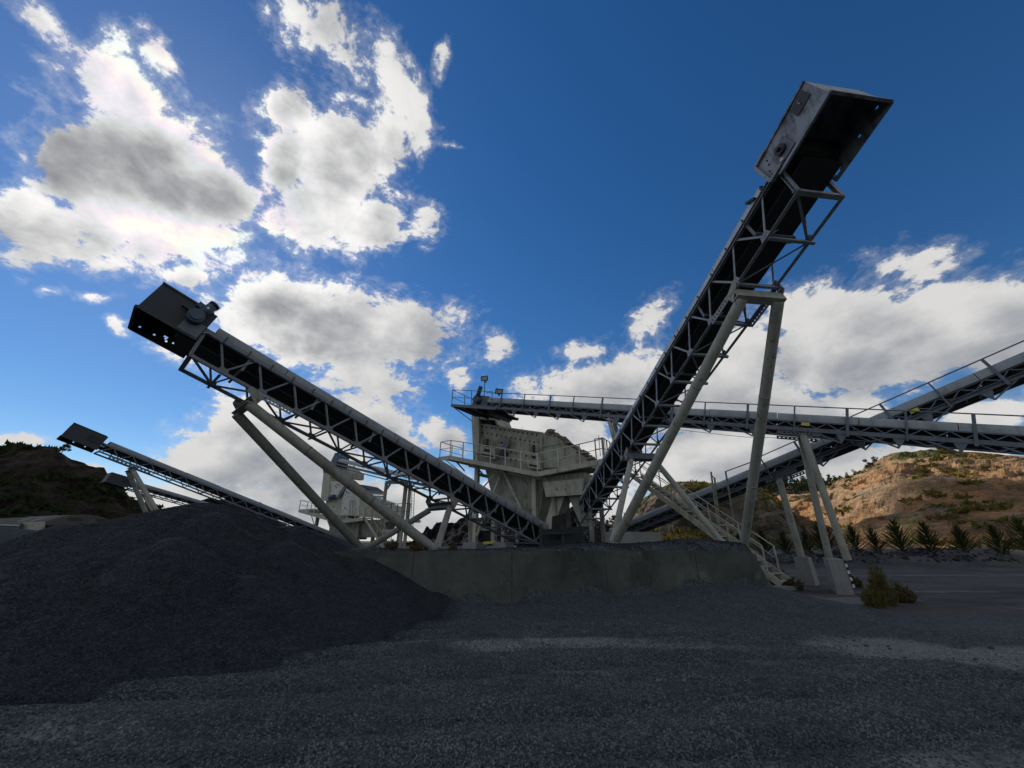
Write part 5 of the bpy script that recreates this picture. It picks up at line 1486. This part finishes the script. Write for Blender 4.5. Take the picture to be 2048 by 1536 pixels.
# scrub over the quarry and scrub hills
def scrub(name, label, regions, n, mat, seed, size):
    r = random.Random(seed); sp = []
    dg = bpy.context.evaluated_depsgraph_get() if False else None
    for (V, R, cols, v0, v1, wt) in regions:
        for i in range(int(n * wt)):
            c = r.randrange(cols); j = int(r.uniform(v0, v1))
            p = V[c * R + j].lerp(V[(c + 1) * R + j], r.random())
            q = mnoise.noise(p * .05 + Vector((seed, 0, 0)))
            if q < r.uniform(-.1, .25): continue
            s = size * r.uniform(.5, 1.4)
            for k in range(14):
                d = Vector((r.gauss(0, .8), r.gauss(0, .8), r.uniform(0, 1))).normalized()
                a = p + Vector((r.gauss(0, .5), r.gauss(0, .5), 0)) * s
                sp.append((a, a + d * s, d.cross(Vector((r.gauss(0, 1), r.gauss(0, 1), .2))).normalized() * s * .35))
    vs, fs = blades(sp)
    o = mesh_obj(name, vs, fs, mat, None, False, 'stuff'); o['label'] = label; o['category'] = 'scrub'
scrub('hill_scrub', 'low olive scrub dotted over the quarry hill', [(HILL_R[0], HILL_R[1], 260, 2, 78, 1)], 900, 'bushleaf', 3, 1.3)
scrub('hill_scrub', 'olive scrub over the middle hill', [(HILL_M[0], HILL_M[1], 120, 2, 46, 1)], 1100, 'bushleaf', 4, 1.1)
scrub('hill_scrub', 'dark scrub over the left hill', [(HILL_L[0], HILL_L[1], 120, 3, 50, 1)], 1500, 'farleaf', 5, 1.0)

# rubble on the berm
def berm_density(x, y, z): return np.where((z > .25) & (x > 11) & (x < 45) & (y > 23), 5.0, 0)
stones('rubble', 'angular rubble lying along the berm by the haul road', ground_z, 11, 44, 22, 38, .6, berm_density, 'stone_pile', .10, .42)

# ------------------------------------------------------------------ sheds far left
SHD = thing('arched_shed', 'pale arched-roof shed with striped rooflights behind the gravel heaps', 'shed', at(150, 1070, 46))
gc = at(166, 1044, 46); axd = Vector((-.93, .36, 0)).normalized(); crs = Vector((-axd.y, axd.x, 0)) * -1
half, rise, z_e = 3.1, .85, gc.z
def arc(t): return crs * (half * t) + Vector((0, 0, rise * (1 - t * t)))
for bay in range(7):
    for k in range(6):
        t0, t1 = -1 + k / 3, -1 + (k + 1) / 3
        p0, p1 = gc + axd * (bay * 1.5), gc + axd * (bay * 1.5 + 1.46)
        plate('roof_sheet', [p0 + arc(t0), p0 + arc(t1), p1 + arc(t1), p1 + arc(t0)], (0, 0, -.06), 'rooflight' if (bay % 2 == 0 and bay > 0) else 'roof', SHD)
n = 12
gp = [gc + arc(-1 + 2 * i / n) - axd * .05 for i in range(n + 1)]
plate('gable', [gp[0] - Vector((0, 0, .45))] + gp + [gp[-1] - Vector((0, 0, .45))], axd * .12, 'roof', SHD)
for t0, t1 in ((-.45, -.05), (.35, .70)):
    plate('gable_vent', [gc + crs * half * t0 + Vector((0, 0, .1)) - axd * .07, gc + crs * half * t1 + Vector((0, 0, .1)) - axd * .07, gc + crs * half * t1 + Vector((0, 0, .42)) - axd * .07, gc + crs * half * t0 + Vector((0, 0, .42)) - axd * .07], axd * .03, 'black_steel', SHD)
plate('door_lintel', [gc - crs * half + Vector((0, 0, -1.1)), gc + crs * half + Vector((0, 0, -1.1)), gc + crs * half + Vector((0, 0, -.75)), gc - crs * half + Vector((0, 0, -.75))], axd * .2, 'steel', SHD)
for sgn in (-1, 1):
    a, b = gc + crs * (half * sgn), gc + crs * (half * sgn) + axd * 10.4
    plate('side_wall', [a - Vector((0, 0, 4)), b - Vector((0, 0, 4)), b, a], crs * (.08 * -sgn), 'beige_dark', SHD)
bk = gc + axd * 10.3
plate('back_wall', [bk - crs * half - Vector((0, 0, 4)), bk + crs * half - Vector((0, 0, 4)), bk + crs * half, bk - crs * half], axd * -.1, 'beige_dark', SHD)
SH2 = thing('lean_to_shed', 'low grey metal shed at the extreme left edge behind the heap', 'shed', at(20, 1070, 44))
c0, c1, c2_, c3 = at(-60, 1044, 43), at(40, 1034.5, 45), at(58, 1034, 46), at(-60, 1038, 50)
plate('roof_sheet', [at(-60, 1047, 43), at(40, 1050, 44), at(58, 1034, 48), at(-60, 1040, 47)], (0, 0, -.08), 'roof', SH2)
beam('gutter', at(-60, 1048, 42.9), at(40, 1051, 43.9), .2, .12, 'galv', SH2)
plate('front_wall', [at(-60, 1049, 43), at(40, 1052, 44), at(40, 1052, 44) - Vector((0, 0, 2.5)), at(-60, 1049, 43) - Vector((0, 0, 2.5))], (0, .1, 0), 'dark_steel', SH2)

# ------------------------------------------------------------------ hanging cable
def cable(name, pts, d, label):
    vs, fs = taper([Vector(p) for p in pts], [d / 2] * len(pts), 5)
    return tag(mesh_obj(name, vs, fs, 'black', None, True), label, 'cable')
cab = []
for i in range(25):
    f = i / 24
    x = 1290 + f * 800
    y = float(np.interp(x, [1290, 1361, 1486, 1600, 1760, 1890, 2090], [845, 860, 874, 877, 883, 900, 921]))
    cab.append(at(x, y, 18.5 - 3.5 * f))
cable('hanging_cable', cab, .022, 'thin black cable sagging below the level conveyor')
